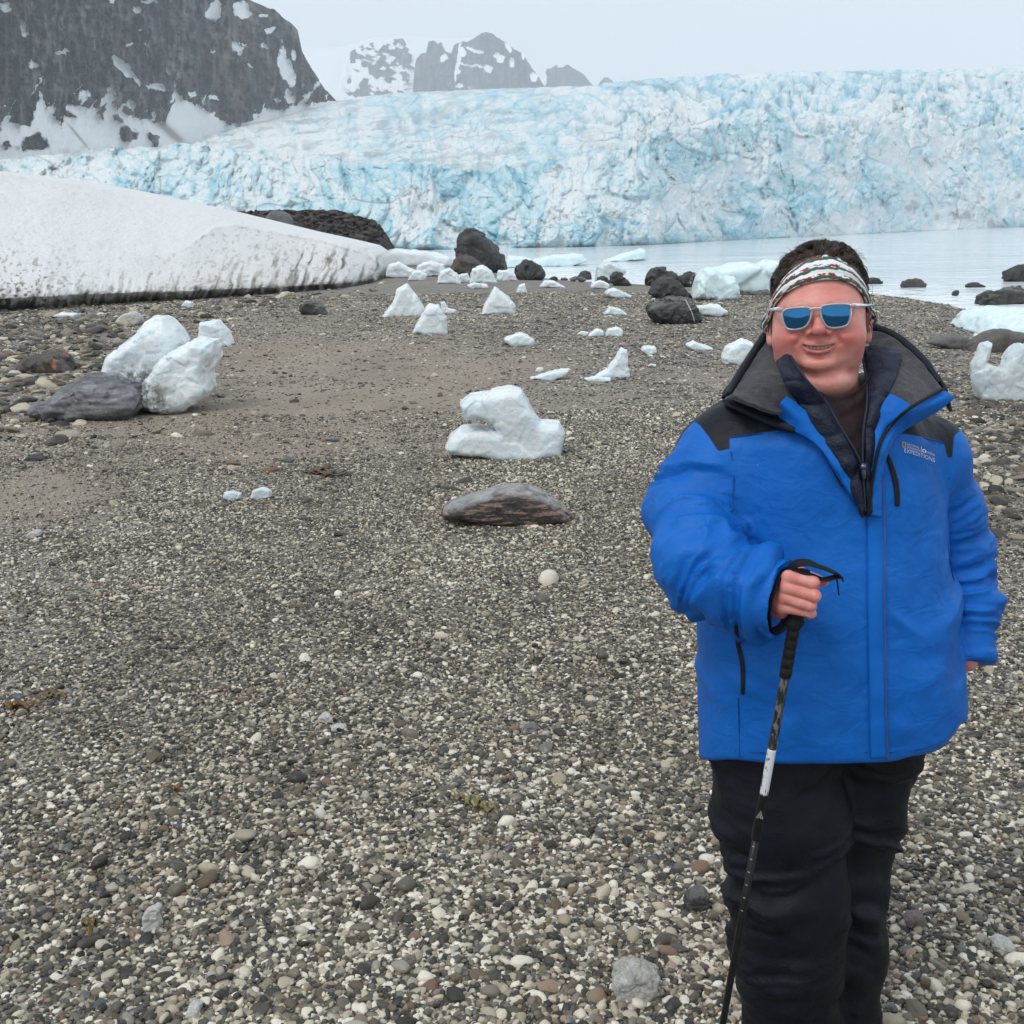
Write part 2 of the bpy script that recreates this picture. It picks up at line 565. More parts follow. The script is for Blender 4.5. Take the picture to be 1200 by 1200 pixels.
def wall_of_rock(name, xs, top, base, Yb, slope, relief, mat, snowfn, scree=None, rows=150, seed=1, back=1.0, jag=1.6):
    """a mountain side: columns at photo x, base and crest in photo y, real depth Yb(x) and slope, folded back behind its crest"""
    xs = np.asarray(xs, float)
    tp, bs, yb = interp(xs, top), interp(xs, base), interp(xs, Yb)
    tp = tp + jag * (fbm(np.stack([xs / 5, 0 * xs, 0 * xs], -1), 4, seed + 41) + 1.2 * fbm(np.stack([xs / 22, 0 * xs, 0 * xs], -1), 2, seed + 42))
    v = np.linspace(0, 1, rows)[:, None]
    py = bs + (tp - bs) * v
    hgt = (bs - py) * yb / F_PX
    Y = yb + hgt * slope
    PX = np.broadcast_to(xs, py.shape)
    q = np.stack([PX / 16, py / 44, 0 * PX], -1)
    rl = 0.55 * ridged(q, 5, seed) + 0.28 * ridged(q * np.array([3.1, 2.2, 1]), 3, seed + 2) + 0.45 * ridged(q * np.array([.33, .4, 1]), 3, seed + 5) + .35 * fbm(q * np.array([2.5, 5, 1]), 3, seed + 9)
    fade = sstep(0, .05, v) * (0.35 + .65 * sstep(1.0, .93, v))
    snow = snowfn(PX, py)
    Y = Y - (rl - .30) * relief * fade * (1 - .85 * sstep(.35, .8, snow))
    Pm = at(PX, py, Y)
    sc = scree(PX, py) if scree else 0 * PX
    # back side
    qq = np.stack([PX + 5 * fbm(np.stack([PX / 20, py / 30, 0 * PX], -1), 3, seed + 31), py, 0 * PX], -1)
    tone = .5 + .34 * fbm(qq / np.array([4.0, 30, 1]), 4, seed + 32) + .26 * ridged(qq / np.array([17, 80, 1]), 3, seed + 33) + .22 * fbm(qq / np.array([45, 40, 1]), 3, seed + 34) - .20 * (1 - sstep(0, .25, np.abs(fbm(qq / np.array([9, 70, 1]), 3, seed + 35))))  # rock streaks, with relief shading of ribs and gullies painted into them
    ext, crest = [], Pm[-1]
    for k in (0.12, 0.5, 1.0):
        e = crest + np.stack([0 * xs, k * back * np.maximum(crest[:, 2], 1), -k * crest[:, 2] * 0.9], -1)
        ext.append(e)
    Pm = np.concatenate([Pm, np.stack(ext)])
    snow = np.concatenate([snow, np.repeat(snow[-1:], 3, 0)]); sc = np.concatenate([sc, np.repeat(sc[-1:], 3, 0)]); tone = np.concatenate([tone, np.repeat(tone[-1:], 3, 0)])
    o = mesh_obj(name, Pm.reshape(-1, 3), grid_faces(Pm.shape[0], len(xs)), mat, attrs={'snow': snow.ravel(), 'scree': sc.ravel(), 'relief_tone': tone.ravel()})
    tag(o, kind='structure')
    return o

def blobs(px, py, lst):
    s = np.zeros(px.shape)
    for (cx, cy, rx, ry, a) in lst:
        ca, sa = math.cos(R(a)), math.sin(R(a))
        u = (px - cx) * ca + (py - cy) * sa; w = -(px - cx) * sa + (py - cy) * ca
        s = np.maximum(s, np.exp(-(u / rx) ** 2 - (w / ry) ** 2) * 1.25)
    return s

_apron = [(-260, 170), (-60, 160), (0, 152), (14, 142), (35, 147), (45, 106), (50, 112), (62, 135), (72, 152), (79, 121), (94, 121), (112, 128), (119, 141), (128, 114),
          (140, 130), (165, 140), (196, 144), (206, 107), (224, 119), (245, 131), (266, 143), (282, 146), (310, 130), (336, 126), (388, 117), (400, 116)]
def snow_left(px, py):
    g3 = lambda a, b, s_: fbm(np.stack([px / a, py / b, 0 * px], -1), 4, s_)
    px, py = px + 4.5 * g3(11, 16, 201) + 2.5 * g3(3, 4, 203), py + 5 * g3(9, 14, 202) + 2.5 * g3(3, 4, 204)
    ap = interp(px.ravel(), _apron).reshape(px.shape)
    s = np.clip(0.5 + (py - ap) / 9.0, 0, 1)
    gul = ridged(np.stack([(px + py * .55) / 13, (py - px * .55) / 70, 0 * px], -1), 3, 211)
    s = np.maximum(s, sstep(.50, .72, gul) * sstep(ap - 46, ap - 8, py) * .95)
    gul2 = ridged(np.stack([(px - py * .35) / 16, (py + px * .35) / 60, 0 * px + 4], -1), 3, 214)
    s = np.maximum(s, sstep(.60, .80, gul2) * sstep(.1, .4, fbm(np.stack([px / 40, py / 30, 0 * px], -1), 2, 216)) * .9)
    s = np.maximum(s, blobs(px, py, [(6, 8, 8, 5, 20), (28, 34, 12, 4, 55), (75, 62, 3, 9, 80), (145, 78, 20, 6, 42), (158, 92, 9, 4, 60), (182, 102, 12, 4, 10),
        (250, 12, 9, 14, 20), (282, 12, 11, 12, -30), (308, 18, 7, 3, -20), (278, 55, 10, 6, 40), (310, 55, 6, 3, 30), (336, 80, 9, 24, -18), (340, 112, 6, 10, -30),
        (198, 82, 6, 3, 60), (248, 60, 4, 3, 0), (292, 76, 4, 2, 30), (174, 2, 12, 3, 0), (130, 0, 5, 3, 0), (98, 112, 6, 7, 60), (38, 76, 4, 6, -40), (252, 116, 6, 3, 40), (160, 10, 6, 4, 0),
        (226, 108, 5, 3, 30), (346, 66, 3, 6, 0), (152, 54, 5, 2, -20), (165, 36, 3, 2, 0), (130, 104, 6, 3, -60), (315, 35, 5, 3, 0)]))
    s = s - blobs(px, py, [(40, 168, 16, 9, 0), (150, 158, 10, 9, 40), (180, 163, 5, 10, -30), (140, 140, 8, 4, 40), (82, 134, 9, 2.5, 40), (8, 170, 5, 4, 0)])
    return np.clip(s, 0, 1)
def scree_left(px, py):
    return np.clip(blobs(px, py, [(200, 155, 26, 5, 42), (92, 160, 20, 1.3, 50)]) * 0.8, 0, 0.75)
mt = mountain_mat('dark_cliff_rock', (.012, .014, .019), (.046, .047, .054), (.19, .178, .172), 1.0)
wall_of_rock('mountain', np.linspace(-330, 397, 560),
             [(-330, -290), (0, -205), (150, -112), (250, -42), (285, -6), (300, 2), (322, 12), (340, 28), (349, 36), (353, 60), (360, 72), (372, 90), (380, 103), (397, 120)],
             [(-330, 205), (0, 195), (200, 188), (260, 176), (290, 165), (330, 152), (397, 132)],
             [(-330, 300), (0, 380), (200, 470), (300, 560), (397, 640)], 0.62, 17.0, mt, snow_left, scree_left, rows=380, seed=3)
mt2 = mountain_mat('far_cliff_rock', (.03, .034, .042), (.07, .075, .085), (.14, .145, .155), 0.45)
def snow_far1(px, py):
    n = fbm(np.stack([(px + py * .8) / 9, (py - px * .5) / 6, 0 * px], -1), 4, 4)
    s = 0.42 + 0.95 * n + np.clip((px - 476) / 8, 0, 1) * .6 - .22 * np.exp(-((px - 470) / 16) ** 2 - ((py - 62) / 14) ** 2)
    s = s + .8 * np.clip((413 - px - (py - 62) * .1) / 7, 0, 1)
    return np.clip(s + blobs(px, py, [(452, 52, 16, 5, 10), (465, 90, 5, 20, 10), (416, 90, 5, 24, 20), (440, 95, 30, 4, 30)]) * .5, 0, 1)
wall_of_rock('mountain', np.linspace(392, 488, 120), [(392, 125), (400, 88), (408, 62), (418, 56), (430, 50), (445, 47), (472, 46), (479, 56), (488, 70)],
             [(392, 140), (488, 130)], [(392, 2000), (488, 2050)], 0.7, 22, mt2, snow_far1, rows=100, seed=21)
def snow_far2(px, py):
    g3 = lambda a, b, s_: fbm(np.stack([px / a, py / b, 0 * px], -1), 4, s_)
    px, py = px + 3 * g3(6, 8, 205), py + 3 * g3(6, 8, 206)
    n = fbm(np.stack([px / 11, py / 6, 0 * px], -1), 4, 8)
    s = 0.12 + 0.5 * n
    return np.clip(s + blobs(px, py, [(537, 70, 2.2, 22, 8), (541, 62, 4, 6, 0), (558, 60, 12, 2.2, 14), (585, 66, 7, 4, 35), (555, 77, 12, 1.5, 5), (573, 80, 3, 5, -30), (596, 57, 3, 6, -30),
        (612, 64, 3, 4, 0), (538, 102, 6, 3, 0), (550, 103, 4, 2, 0), (600, 72, 3, 5, 0), (520, 68, 4, 3, 0), (625, 91, 4, 6, 0)]), 0, 1)
wall_of_rock('mountain', np.linspace(484, 640, 190), [(484, 100), (487, 70), (492, 64), (499, 62), (502, 49), (509, 47), (513, 52), (517, 50), (522, 60), (529, 63), (532, 53), (543, 47), (548, 48), (560, 42), (568, 39.5), (579, 41), (584, 46), (593, 51),
             (603, 59), (613, 62), (620, 74), (628, 86), (634, 96), (640, 106)], [(484, 132), (640, 120)], [(484, 1950), (640, 1900)], 0.45, 19, mt2, snow_far2, rows=110, seed=33)
wall_of_rock('mountain', np.linspace(636, 698, 80), [(636, 92), (641, 80), (655, 77), (668, 78), (680, 83), (688, 91), (698, 103)], [(636, 118), (698, 118)], [(636, 2250), (698, 2250)], 0.5, 10, mt2,
             lambda px, py: np.clip(.1 + .55 * fbm(np.stack([px / 9, py / 6, 0 * px], -1), 3, 14) + np.clip((80.5 - py) / 4, 0, .5) + np.clip((642 - px) / 6, 0, .6), 0, 1), rows=60, seed=41)
wall_of_rock('mountain', np.linspace(699, 722, 40), [(699, 103), (703, 95), (708, 90), (714, 91), (718, 95), (722, 103)], [(699, 118), (722, 118)], [(699, 2300), (722, 2300)], 0.5, 6, mt2,
             lambda px, py: 0 * px + .1, rows=40, seed=47)
m = M('snow_dome', Roughness=0.8)
m.set('Base Color', m.ramp(m.noise(m.scale(m.pos(), (1, 1, 3)), .01, 5), [(.3, (.80, .83, .86)), (.75, (.74, .77, .8))]))
wall_of_rock('snow_hill', np.linspace(320, 720, 120), [(320, 62), (360, 57), (400, 55), (440, 44), (470, 42), (520, 45), (560, 44), (590, 52), (640, 82), (700, 99), (720, 104)],
             [(320, 150), (720, 140)], [(320, 2150), (720, 2400)], .9, 6, m.mat, lambda px, py: 1 + 0 * px, rows=60, seed=51, jag=.3)

# ---- glacier: an ice cliff out of the water, then a crevassed surface climbing to the skyline
xs = np.arange(-170, 1372, 1.05)
yw = interp(xs, [(-170, 302), (0, 299), (300, 296), (480, 293.5), (600, 290.5), (700, 289), (760, 287), (850, 282), (960, 277), (1080, 271), (1200, 266), (1372, 260.5)])
yf = interp(xs, [(-170, 197), (0, 190), (100, 180), (180, 176), (240, 172), (310, 178), (400, 190), (500, 199), (600, 200), (660, 192), (720, 176), (800, 166), (860, 158), (920, 150), (1000, 152), (1100, 156), (1200, 150), (1372, 146)])
ys = interp(xs, [(-170, 195), (0, 187), (100, 178), (180, 172), (235, 167), (250, 156), (310, 141), (350, 130), (396, 118), (430, 112), (480, 108), (600, 103), (680, 101), (720, 97), (760, 91.5), (830, 88), (900, 84), (1000, 82), (1100, 80), (1200, 78), (1372, 76)])
_jag = fbm(np.stack([xs / 26, 0 * xs, 0 * xs], -1), 4, 301)
_jag = _jag * interp(xs, [(-170, 5), (300, 8), (600, 14), (800, 26), (1372, 28)])
Yf = at_z(xs, yw, WATER_Z)[:, 1]
Ys = interp(xs, [(-170, 300), (0, 360), (250, 520), (396, 660), (600, 900), (1372, 1150)])
NV, NT = 150, 210
v = np.linspace(0, 1, NV)[:, None]; t = np.linspace(0, 1, NT + 1)[1:, None]
pyA = yw + 2.0 + (yf + _jag - yw - 2.0) * v
pyB = yf + (ys - yf) * t + _jag * np.exp(-t * 9)
YA = Yf * (1 + 0.10 * v ** 1.5)
YB = Yf * 1.10 + t ** 1.5 * (Ys - Yf * 1.10)
PY = np.concatenate([pyA, pyB]); Y = np.concatenate([YA, YB])
PX = np.broadcast_to(xs, PY.shape)
tt = np.concatenate([np.zeros_like(pyA), np.broadcast_to(t, pyB.shape)])
vv = np.concatenate([np.broadcast_to(v, pyA.shape), np.ones_like(pyB)])
warp = np.stack([fbm(np.stack([PX / 60, PY / 60, 0 * PX], -1), 3, 61), fbm(np.stack([PX / 60, PY / 60, 0 * PX], -1), 3, 62), 0 * PX], -1)
q2 = np.stack([PX, PY, 0 * PX], -1) + warp * np.array([22, 14, 0])
# cliff face blocks
f1, e1, id1, fa1 = worley(q2 / np.array([34, 46, 1]), 71, 0.9, 2)
f2_, e2, id2, fa2 = worley(q2 / np.array([13, 21, 1]), 75, 1.0, 2)
f3_, e3, id3, fa3 = worley(q2 / np.array([6, 8.5, 1]), 79, 1.0, 2)
large = fbm(np.stack([PX / 110, PY / 90, 0 * PX], -1), 3, 81)
rgh = fbm(np.stack([PX / 9, PY / 20, 0 * PX], -1), 4, 84)
hump = lambda e, w: sstep(0, w, e)
fine = fbm(np.stack([PX / 4.2, PY / 5.5, 0 * PX], -1), 3, 87)
cliff = (24 * large + 11 * hump(e1, .45) * (id1 - .25) + 6.5 * fa1 * hump(e1, .3) + 6.5 * hump(e2, .4) * (id2 - .3) + 4.5 * fa2 * hump(e2, .3) + 3.4 * hump(e3, .4) * (id3 - .3)
         + 5 * rgh + 1.8 * fine + 9 * fbm(np.stack([PX / 42, PY / 55, 0 * PX], -1), 3, 86))
# serac field on top: wide-spaced blocks and crevasses, smoother on the left-hand tongue
qt = q2 * np.array([1, 1.9, 1])
g1, h1, j1, k1 = worley(qt / np.array([30, 26, 1]), 91, 0.7, 2)
g2, h2, j2, k2 = worley(qt / np.array([14, 12, 1]), 95, 0.8, 2)
rough = interp(xs, [(-170, .55), (250, .45), (420, .45), (600, .52), (700, .8), (800, 1), (1372, 1)]) * (0.75 + .25 * np.clip(tt * 3, 0, 1))
_, h3, j3, k3 = worley(qt / np.array([7.5, 7, 1]), 98, 0.8, 2)
srf = rough * (1 + .45 * sstep(640, 800, PX)) * (9 * hump(h1, .45) * (.35 + j1) + 4.2 * k1 * hump(h1, .3) + 4.6 * hump(h2, .4) * (.3 + j2) + 2.5 * k2 * hump(h2, .3) + 2.2 * hump(h3, .4) * j3 + 2.0 * fbm(q2 / np.array([6, 3.5, 1]), 4, 99) - 9)
streak = ridged(np.stack([PX / 55, (PY + PX * 0.10) / 5.5, 0 * PX], -1), 3, 103)
srf = srf + (1 - rough) * 1.3 * streak
wB = sstep(0, .06, tt)
edge = sstep(1.0, .9, tt) * .75 + .25
d_cliff = cliff * (1 - wB) * (.25 + .75 * sstep(0, .1, vv))
Y2 = Y - d_cliff * Yf / F_PX * 1.35
PY2 = PY - srf * wB * 0.62 * (.20 + .80 * sstep(1.0, .72, tt)) - (1 - wB) * sstep(.75, 1, vv) * (3.2 * fa1 + 2.6 * fa2)
# second, finer breakage laid over the already displaced surface
q3 = np.stack([PX + 3 * warp[..., 0], PY2 + 3 * warp[..., 1], 0 * PX], -1)
_, ea, ia, ka = worley(q3 / np.array([11, 8.5, 1]), 141, 1.0, 2)
_, eb, ib, kb = worley(q3 / np.array([5.2, 4.6, 1]), 145, 1.0, 2)
det = 3.0 * ka * hump(ea, .25) + 2.2 * hump(ea, .35) * (ia - .3) + 1.5 * kb * hump(eb, .3) + 1.6 * fbm(q3 / np.array([3.4, 3.0, 1]), 3, 147)
Y2 = Y2 - det * (wB * (2.2 + 1.8 * rough) + (1 - wB) * .9) * sstep(0, .05, vv) * Y / F_PX
G = at(PX, PY2, Y2)
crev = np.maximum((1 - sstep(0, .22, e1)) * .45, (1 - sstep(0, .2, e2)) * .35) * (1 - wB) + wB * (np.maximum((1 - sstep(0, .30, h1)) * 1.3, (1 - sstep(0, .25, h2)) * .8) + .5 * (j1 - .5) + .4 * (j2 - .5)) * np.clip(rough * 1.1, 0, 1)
blue = .24 + .42 * (id1 - .5) * (1 - wB) + .34 * (id2 - .5) + .2 * (id3 - .5) * (1 - wB) + .40 * crev + .36 * fbm(np.stack([PX / 80, PY / 45, 0 * PX], -1), 3, 107)  # bluer crevices, whiter tops: ice colour with serac shading painted in
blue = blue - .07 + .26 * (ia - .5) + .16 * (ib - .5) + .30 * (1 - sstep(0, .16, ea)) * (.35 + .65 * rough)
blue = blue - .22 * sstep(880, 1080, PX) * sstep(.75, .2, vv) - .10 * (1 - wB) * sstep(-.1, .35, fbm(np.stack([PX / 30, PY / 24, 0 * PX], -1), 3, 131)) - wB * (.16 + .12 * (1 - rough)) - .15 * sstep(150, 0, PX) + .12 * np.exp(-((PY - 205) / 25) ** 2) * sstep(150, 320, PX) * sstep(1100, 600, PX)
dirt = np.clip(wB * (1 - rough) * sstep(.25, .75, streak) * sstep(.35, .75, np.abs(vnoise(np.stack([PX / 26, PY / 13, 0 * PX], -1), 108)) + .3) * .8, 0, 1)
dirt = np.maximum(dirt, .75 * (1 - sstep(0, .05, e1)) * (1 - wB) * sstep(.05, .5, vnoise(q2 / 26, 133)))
dirt = np.maximum(dirt, .9 * (1 - sstep(0, .09, h1)) * wB * sstep(.35, .8, rough) * sstep(.3, .7, .5 + .5 * vnoise(q2 / 30, 111)))  # dark crevasse lines between seracs, their shade painted into the colour
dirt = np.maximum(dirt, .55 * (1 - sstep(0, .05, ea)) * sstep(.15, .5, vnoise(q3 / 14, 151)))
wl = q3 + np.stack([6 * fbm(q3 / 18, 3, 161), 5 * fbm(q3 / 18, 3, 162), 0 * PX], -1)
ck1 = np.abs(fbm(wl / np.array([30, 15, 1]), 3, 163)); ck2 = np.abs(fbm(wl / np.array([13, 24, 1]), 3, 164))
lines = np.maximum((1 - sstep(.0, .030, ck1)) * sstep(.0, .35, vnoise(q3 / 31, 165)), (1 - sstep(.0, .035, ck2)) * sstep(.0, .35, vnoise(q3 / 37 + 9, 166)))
dirt = np.maximum(dirt, .95 * lines * (.45 + .55 * rough))  # thin crack lines, crevice shade painted in beside the real dirt
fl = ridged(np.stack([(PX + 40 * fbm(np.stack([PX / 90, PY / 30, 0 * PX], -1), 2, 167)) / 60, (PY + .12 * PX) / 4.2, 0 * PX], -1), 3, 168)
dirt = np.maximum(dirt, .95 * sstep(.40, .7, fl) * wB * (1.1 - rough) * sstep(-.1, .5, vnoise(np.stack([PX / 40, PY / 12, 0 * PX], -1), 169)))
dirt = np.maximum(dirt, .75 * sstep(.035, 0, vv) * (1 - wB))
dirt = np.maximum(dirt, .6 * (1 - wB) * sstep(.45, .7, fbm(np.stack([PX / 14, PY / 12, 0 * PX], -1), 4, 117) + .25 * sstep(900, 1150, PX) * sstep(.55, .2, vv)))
ext = G[-1] + np.stack([0 * xs, 80 + 0 * xs, -25 + 0 * xs], -1)
ext2 = G[-1] + np.stack([0 * xs, 200 + 0 * xs, -G[-1][:, 2]], -1)
G = np.concatenate([G, ext[None], ext2[None]])
rep = lambda a: np.concatenate([a, np.repeat(a[-1:], 2, 0)])
m = M('glacier_ice', Roughness=0.55)
P = m.pos()
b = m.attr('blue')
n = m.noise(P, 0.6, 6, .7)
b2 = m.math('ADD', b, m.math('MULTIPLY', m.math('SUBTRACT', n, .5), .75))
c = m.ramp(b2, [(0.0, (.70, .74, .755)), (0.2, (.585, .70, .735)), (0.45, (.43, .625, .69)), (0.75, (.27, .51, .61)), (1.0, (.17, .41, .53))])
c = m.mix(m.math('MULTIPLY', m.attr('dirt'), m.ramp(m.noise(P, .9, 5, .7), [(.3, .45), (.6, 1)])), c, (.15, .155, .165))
m.set('Base Color', c)
m.set('Normal', m.bump(n, 0.5, 0.8))
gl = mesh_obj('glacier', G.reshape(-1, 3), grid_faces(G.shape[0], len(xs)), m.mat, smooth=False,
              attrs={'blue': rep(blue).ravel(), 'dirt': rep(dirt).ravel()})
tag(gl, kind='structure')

# ---- moraine hill of dark rubble behind the end of the snowbank
xs = np.linspace(225, 470, 260)
top = interp(xs, [(225, 268), (250, 252), (275, 248), (300, 246.5), (350, 246), (395, 246), (412, 251), (425, 255), (440, 258), (448, 267), (456, 279), (463, 291), (470, 304)])
v = np.linspace(0, 1, 110)[:, None]
py = 308 + (top - 308) * v
hm = (308 - py) * 66 / F_PX
PX = np.broadcast_to(xs, py.shape)
q = np.stack([PX / 14, py / 9, 0 * PX], -1)
f1, e1, id1, fa = worley(q * 2.4, 5, .9, 2)
Yh = 62 + hm * 1.5 - .55 * fbm(q, 5, 7) - .35 * fa + 4.5 * sstep(440, 470, PX)
py2 = py - (1.1 * fa + 1.0 * fbm(q * 3, 2, 6)) * sstep(0, .3, v)
H = at(PX, py2, Yh)
H = np.concatenate([H, (H[-1] + np.array([0, 2.5, -.6]))[None], (H[-1] + np.array([0, 7, -3.5]))[None]])
m = M('moraine_rubble', Roughness=.9)
P = m.pos()
c = m.ramp(m.noise(P, 1.6, 8, .72), [(.3, (.022, .019, .017)), (.55, (.06, .05, .044)), (.78, (.125, .105, .09))])
m.set('Base Color', m.mix(.45, c, m.ramp(m.n('SeparateColor', {'Color': m.vor(P, 3.2)}, 'Red'), [(0, (.02, .018, .016)), (1, (.13, .11, .1))])))
m.set('Normal', m.bump(m.noise(P, 4, 6, .7), .9, .25))
tag(mesh_obj('moraine_hill', H.reshape(-1, 3), grid_faces(H.shape[0], len(xs)), m.mat, smooth=False), kind='structure')

# ---- snowbank
xs = np.linspace(-260, 456, 640)
botn = 1.3 * fbm(np.stack([xs / 11, 0 * xs, 0 * xs], -1), 3, 401) + 2.6 * fbm(np.stack([xs / 45, 0 * xs, 0 * xs], -1), 2, 402) * sstep(456, 400, xs)
bot = interp(xs, [(-260, 382), (-60, 370), (0, 366), (60, 363), (130, 357), (220, 352), (300, 346), (340, 343), (400, 338), (440, 331), (452, 326), (456, 322)])
top = interp(xs, [(-260, 176), (0, 203), (60, 212), (120, 222), (180, 235), (250, 250), (300, 262), (350, 274), (400, 285), (430, 292), (446, 303), (453, 315), (456, 320)])
Yb = at_z(xs, bot, -0.02)[:, 1]
dep = interp(xs, [(-260, 13), (0, 13), (200, 14), (350, 12), (430, 6), (456, 1.2)])
NB = 230
s = np.linspace(0, 1, NB)[:, None]
crack = interp(xs, [(-260, 335), (120, 308), (180, 298), (215, 291), (232, 279), (250, 266), (275, 263), (310, 270), (345, 276), (380, 283), (430, 297), (456, 318)])
py = bot + (top - bot) * s + botn * np.exp(-s * 9)
lip = (bot + botn - py) * Yb / F_PX          # metres up the picture at the bottom edge
sfrac = np.broadcast_to(s, py.shape)
PX = np.broadcast_to(xs, py.shape)
Y = Yb + dep * np.clip(sfrac - .10, 0, 1) ** 1.25
und = np.exp(-(lip / .17) ** 2)       # undercut, melted-out foot
q = np.stack([PX / 20, py / 14, 0 * PX], -1)
Y = Y + .30 * und - .32 * np.exp(-((lip - .48) / .28) ** 2) * (1 + .6 * fbm(q * np.array([.7, .3, 1]), 3, 2))
hang = ridged(np.stack([PX / 9, lip * 1.2, 0 * PX], -1), 3, 8)
Y = Y - .16 * hang * np.exp(-(lip / .7) ** 2) * sstep(-80, 150, PX)
dcr = py - crack
step = sstep(-1.5, 2.5, dcr) * sstep(170, 235, PX)
Y = Y - .8 * step * np.exp(-np.maximum(dcr, 0) / 26) * sstep(456, 380, PX)
bulge = np.exp(-((PX - 300) / 26) ** 2 - ((py - 318) / 22) ** 2) - np.exp(-((PX - 352) / 14) ** 2 - ((py - 318) / 16) ** 2) * .8
Y = Y - .45 * bulge
Y = Y - .22 * fbm(q * .5, 3, 14) - .06 * fbm(q * 2.2, 4, 15) * sstep(.02, .2, s) - .035 * fbm(q * np.array([5, 9, 1]), 3, 16)
Bk = at(PX, py, Y)
Bk[0, :, 2] = -0.15
back1 = Bk[-1] + np.array([0, 5, 0.1]); back2 = Bk[-1] + np.array([0, 16, 0]); back2[:, 2] = -1
B2 = np.concatenate([Bk, back1[None], back2[None]])
n1 = fbm(np.stack([PX / 7, py / 10, 0 * PX], -1), 4, 18)
wq = np.stack([PX + 3.5 * fbm(np.stack([PX / 17, py / 13, 0 * PX], -1), 3, 411), py + 3 * fbm(np.stack([PX / 15, py / 12, 0 * PX + 3], -1), 3, 412), 0 * PX], -1)
vst = fbm(np.stack([(wq[..., 0] + .35 * py) / 4.2, py / 17, 0 * PX], -1), 4, 413)         # run-off streaks down the face
spots = fbm(wq / np.array([3.6, 3.2, 1]), 4, 414)
below = sstep(-2, 3, dcr) * sstep(120, 260, PX) + sstep(330, 350, py) * sstep(260, 120, PX)
dirt = (.5 + .9 * n1) * np.exp(-(lip / .13) ** 2) + np.exp(-(lip / .50) ** 2) * (.30 + .8 * vst)
dirt = dirt + np.exp(-(lip / 1.5) ** 2) * (.10 + .34 * sstep(.1, .55, vst)) * (.5 + .5 * sstep(-.3, .3, n1))
dirt = dirt + sstep(160, -20, PX) * sstep(2.6, .3, lip) * sstep(.05, .42, spots) * .55
dirt = dirt + below * (.085 + .13 * sstep(.1, .5, spots)) + .05 * sstep(.0, .5, fbm(np.stack([PX / 90, py / 16, 0 * PX], -1), 4, 22)) + .10 * sstep(.2, .6, spots)
dirt = dirt + .35 * np.exp(-(np.abs(dcr - 1.5) / 1.4)) * step * (.4 + .6 * n1)  # extra darkening along the crack
dirt = dirt + .5 * np.exp(-((PX - 385) / 60) ** 2 - ((py - 308) / 14) ** 2) * sstep(.0, .45, vst)
dirt = np.clip(dirt, 0, 1.2)
m = M('old_snow', Roughness=.75)
P = m.pos()
d = m.math('ADD', m.attr('dirt'), m.math('MULTIPLY', m.math('SUBTRACT', m.noise(P, 5, 6, .72), .5), .32), clamp=True)
d = m.math('ADD', d, m.ramp(m.noise(P, 22, 4, .7), [(.62, 0), (.8, .22)]), clamp=True)
c = m.ramp(d, [(0, (.74, .745, .75)), (.18, (.65, .645, .635)), (.45, (.36, .345, .32)), (.8, (.13, .12, .11)), (1, (.06, .057, .052))])
m.set('Base Color', c)
m.set('Normal', m.bump(m.math('ADD', m.noise(P, 3.0, 6, .7), m.math('MULTIPLY', m.noise(P, 14, 4), .5)), .6, .12))
sb = mesh_obj('snowbank', B2.reshape(-1, 3), grid_faces(B2.shape[0], len(xs)), m.mat, attrs={'dirt': np.concatenate([dirt, np.repeat(dirt[-1:] * 0, 2, 0)]).ravel()})
tag(sb, 'long bank of old white snow with a dirty undercut edge on the beach', 'snowbank')
# ================================================================== HAZE
HAZE_D = 0.00038
def haze_box():
    x0, x1, y0, y1, z0, z1 = -2300, 2300, -420, 3100, -8.0, 470
    v = [(x, y, z) for z in (z0, z1) for y in (y0, y1) for x in (x0, x1)]
    f = [(0, 2, 3, 1), (4, 5, 7, 6), (0, 1, 5, 4), (2, 6, 7, 3), (0, 4, 6, 2), (1, 3, 7, 5)]
    mat = bpy.data.materials.new('thin_snowy_air')
    mat.use_nodes = True
    nt = mat.node_tree; nt.nodes.clear()
    pv = nt.nodes.new('ShaderNodeVolumePrincipled')
    pv.inputs['Color'].default_value = (.88, .94, 1, 1)
    pv.inputs['Density'].default_value = HAZE_D
    pv.inputs['Anisotropy'].default_value = 0.0
    pv.inputs['Density Attribute'].default_value = ''
    pv.inputs['Temperature Attribute'].default_value = ''
    mat.cycles.homogeneous_volume = True
    o = nt.nodes.new('ShaderNodeOutputMaterial')
    nt.links.new(pv.outputs[0], o.inputs['Volume'])
    tag(mesh_obj('haze', v, f, mat, smooth=False), kind='stuff')
haze_box()

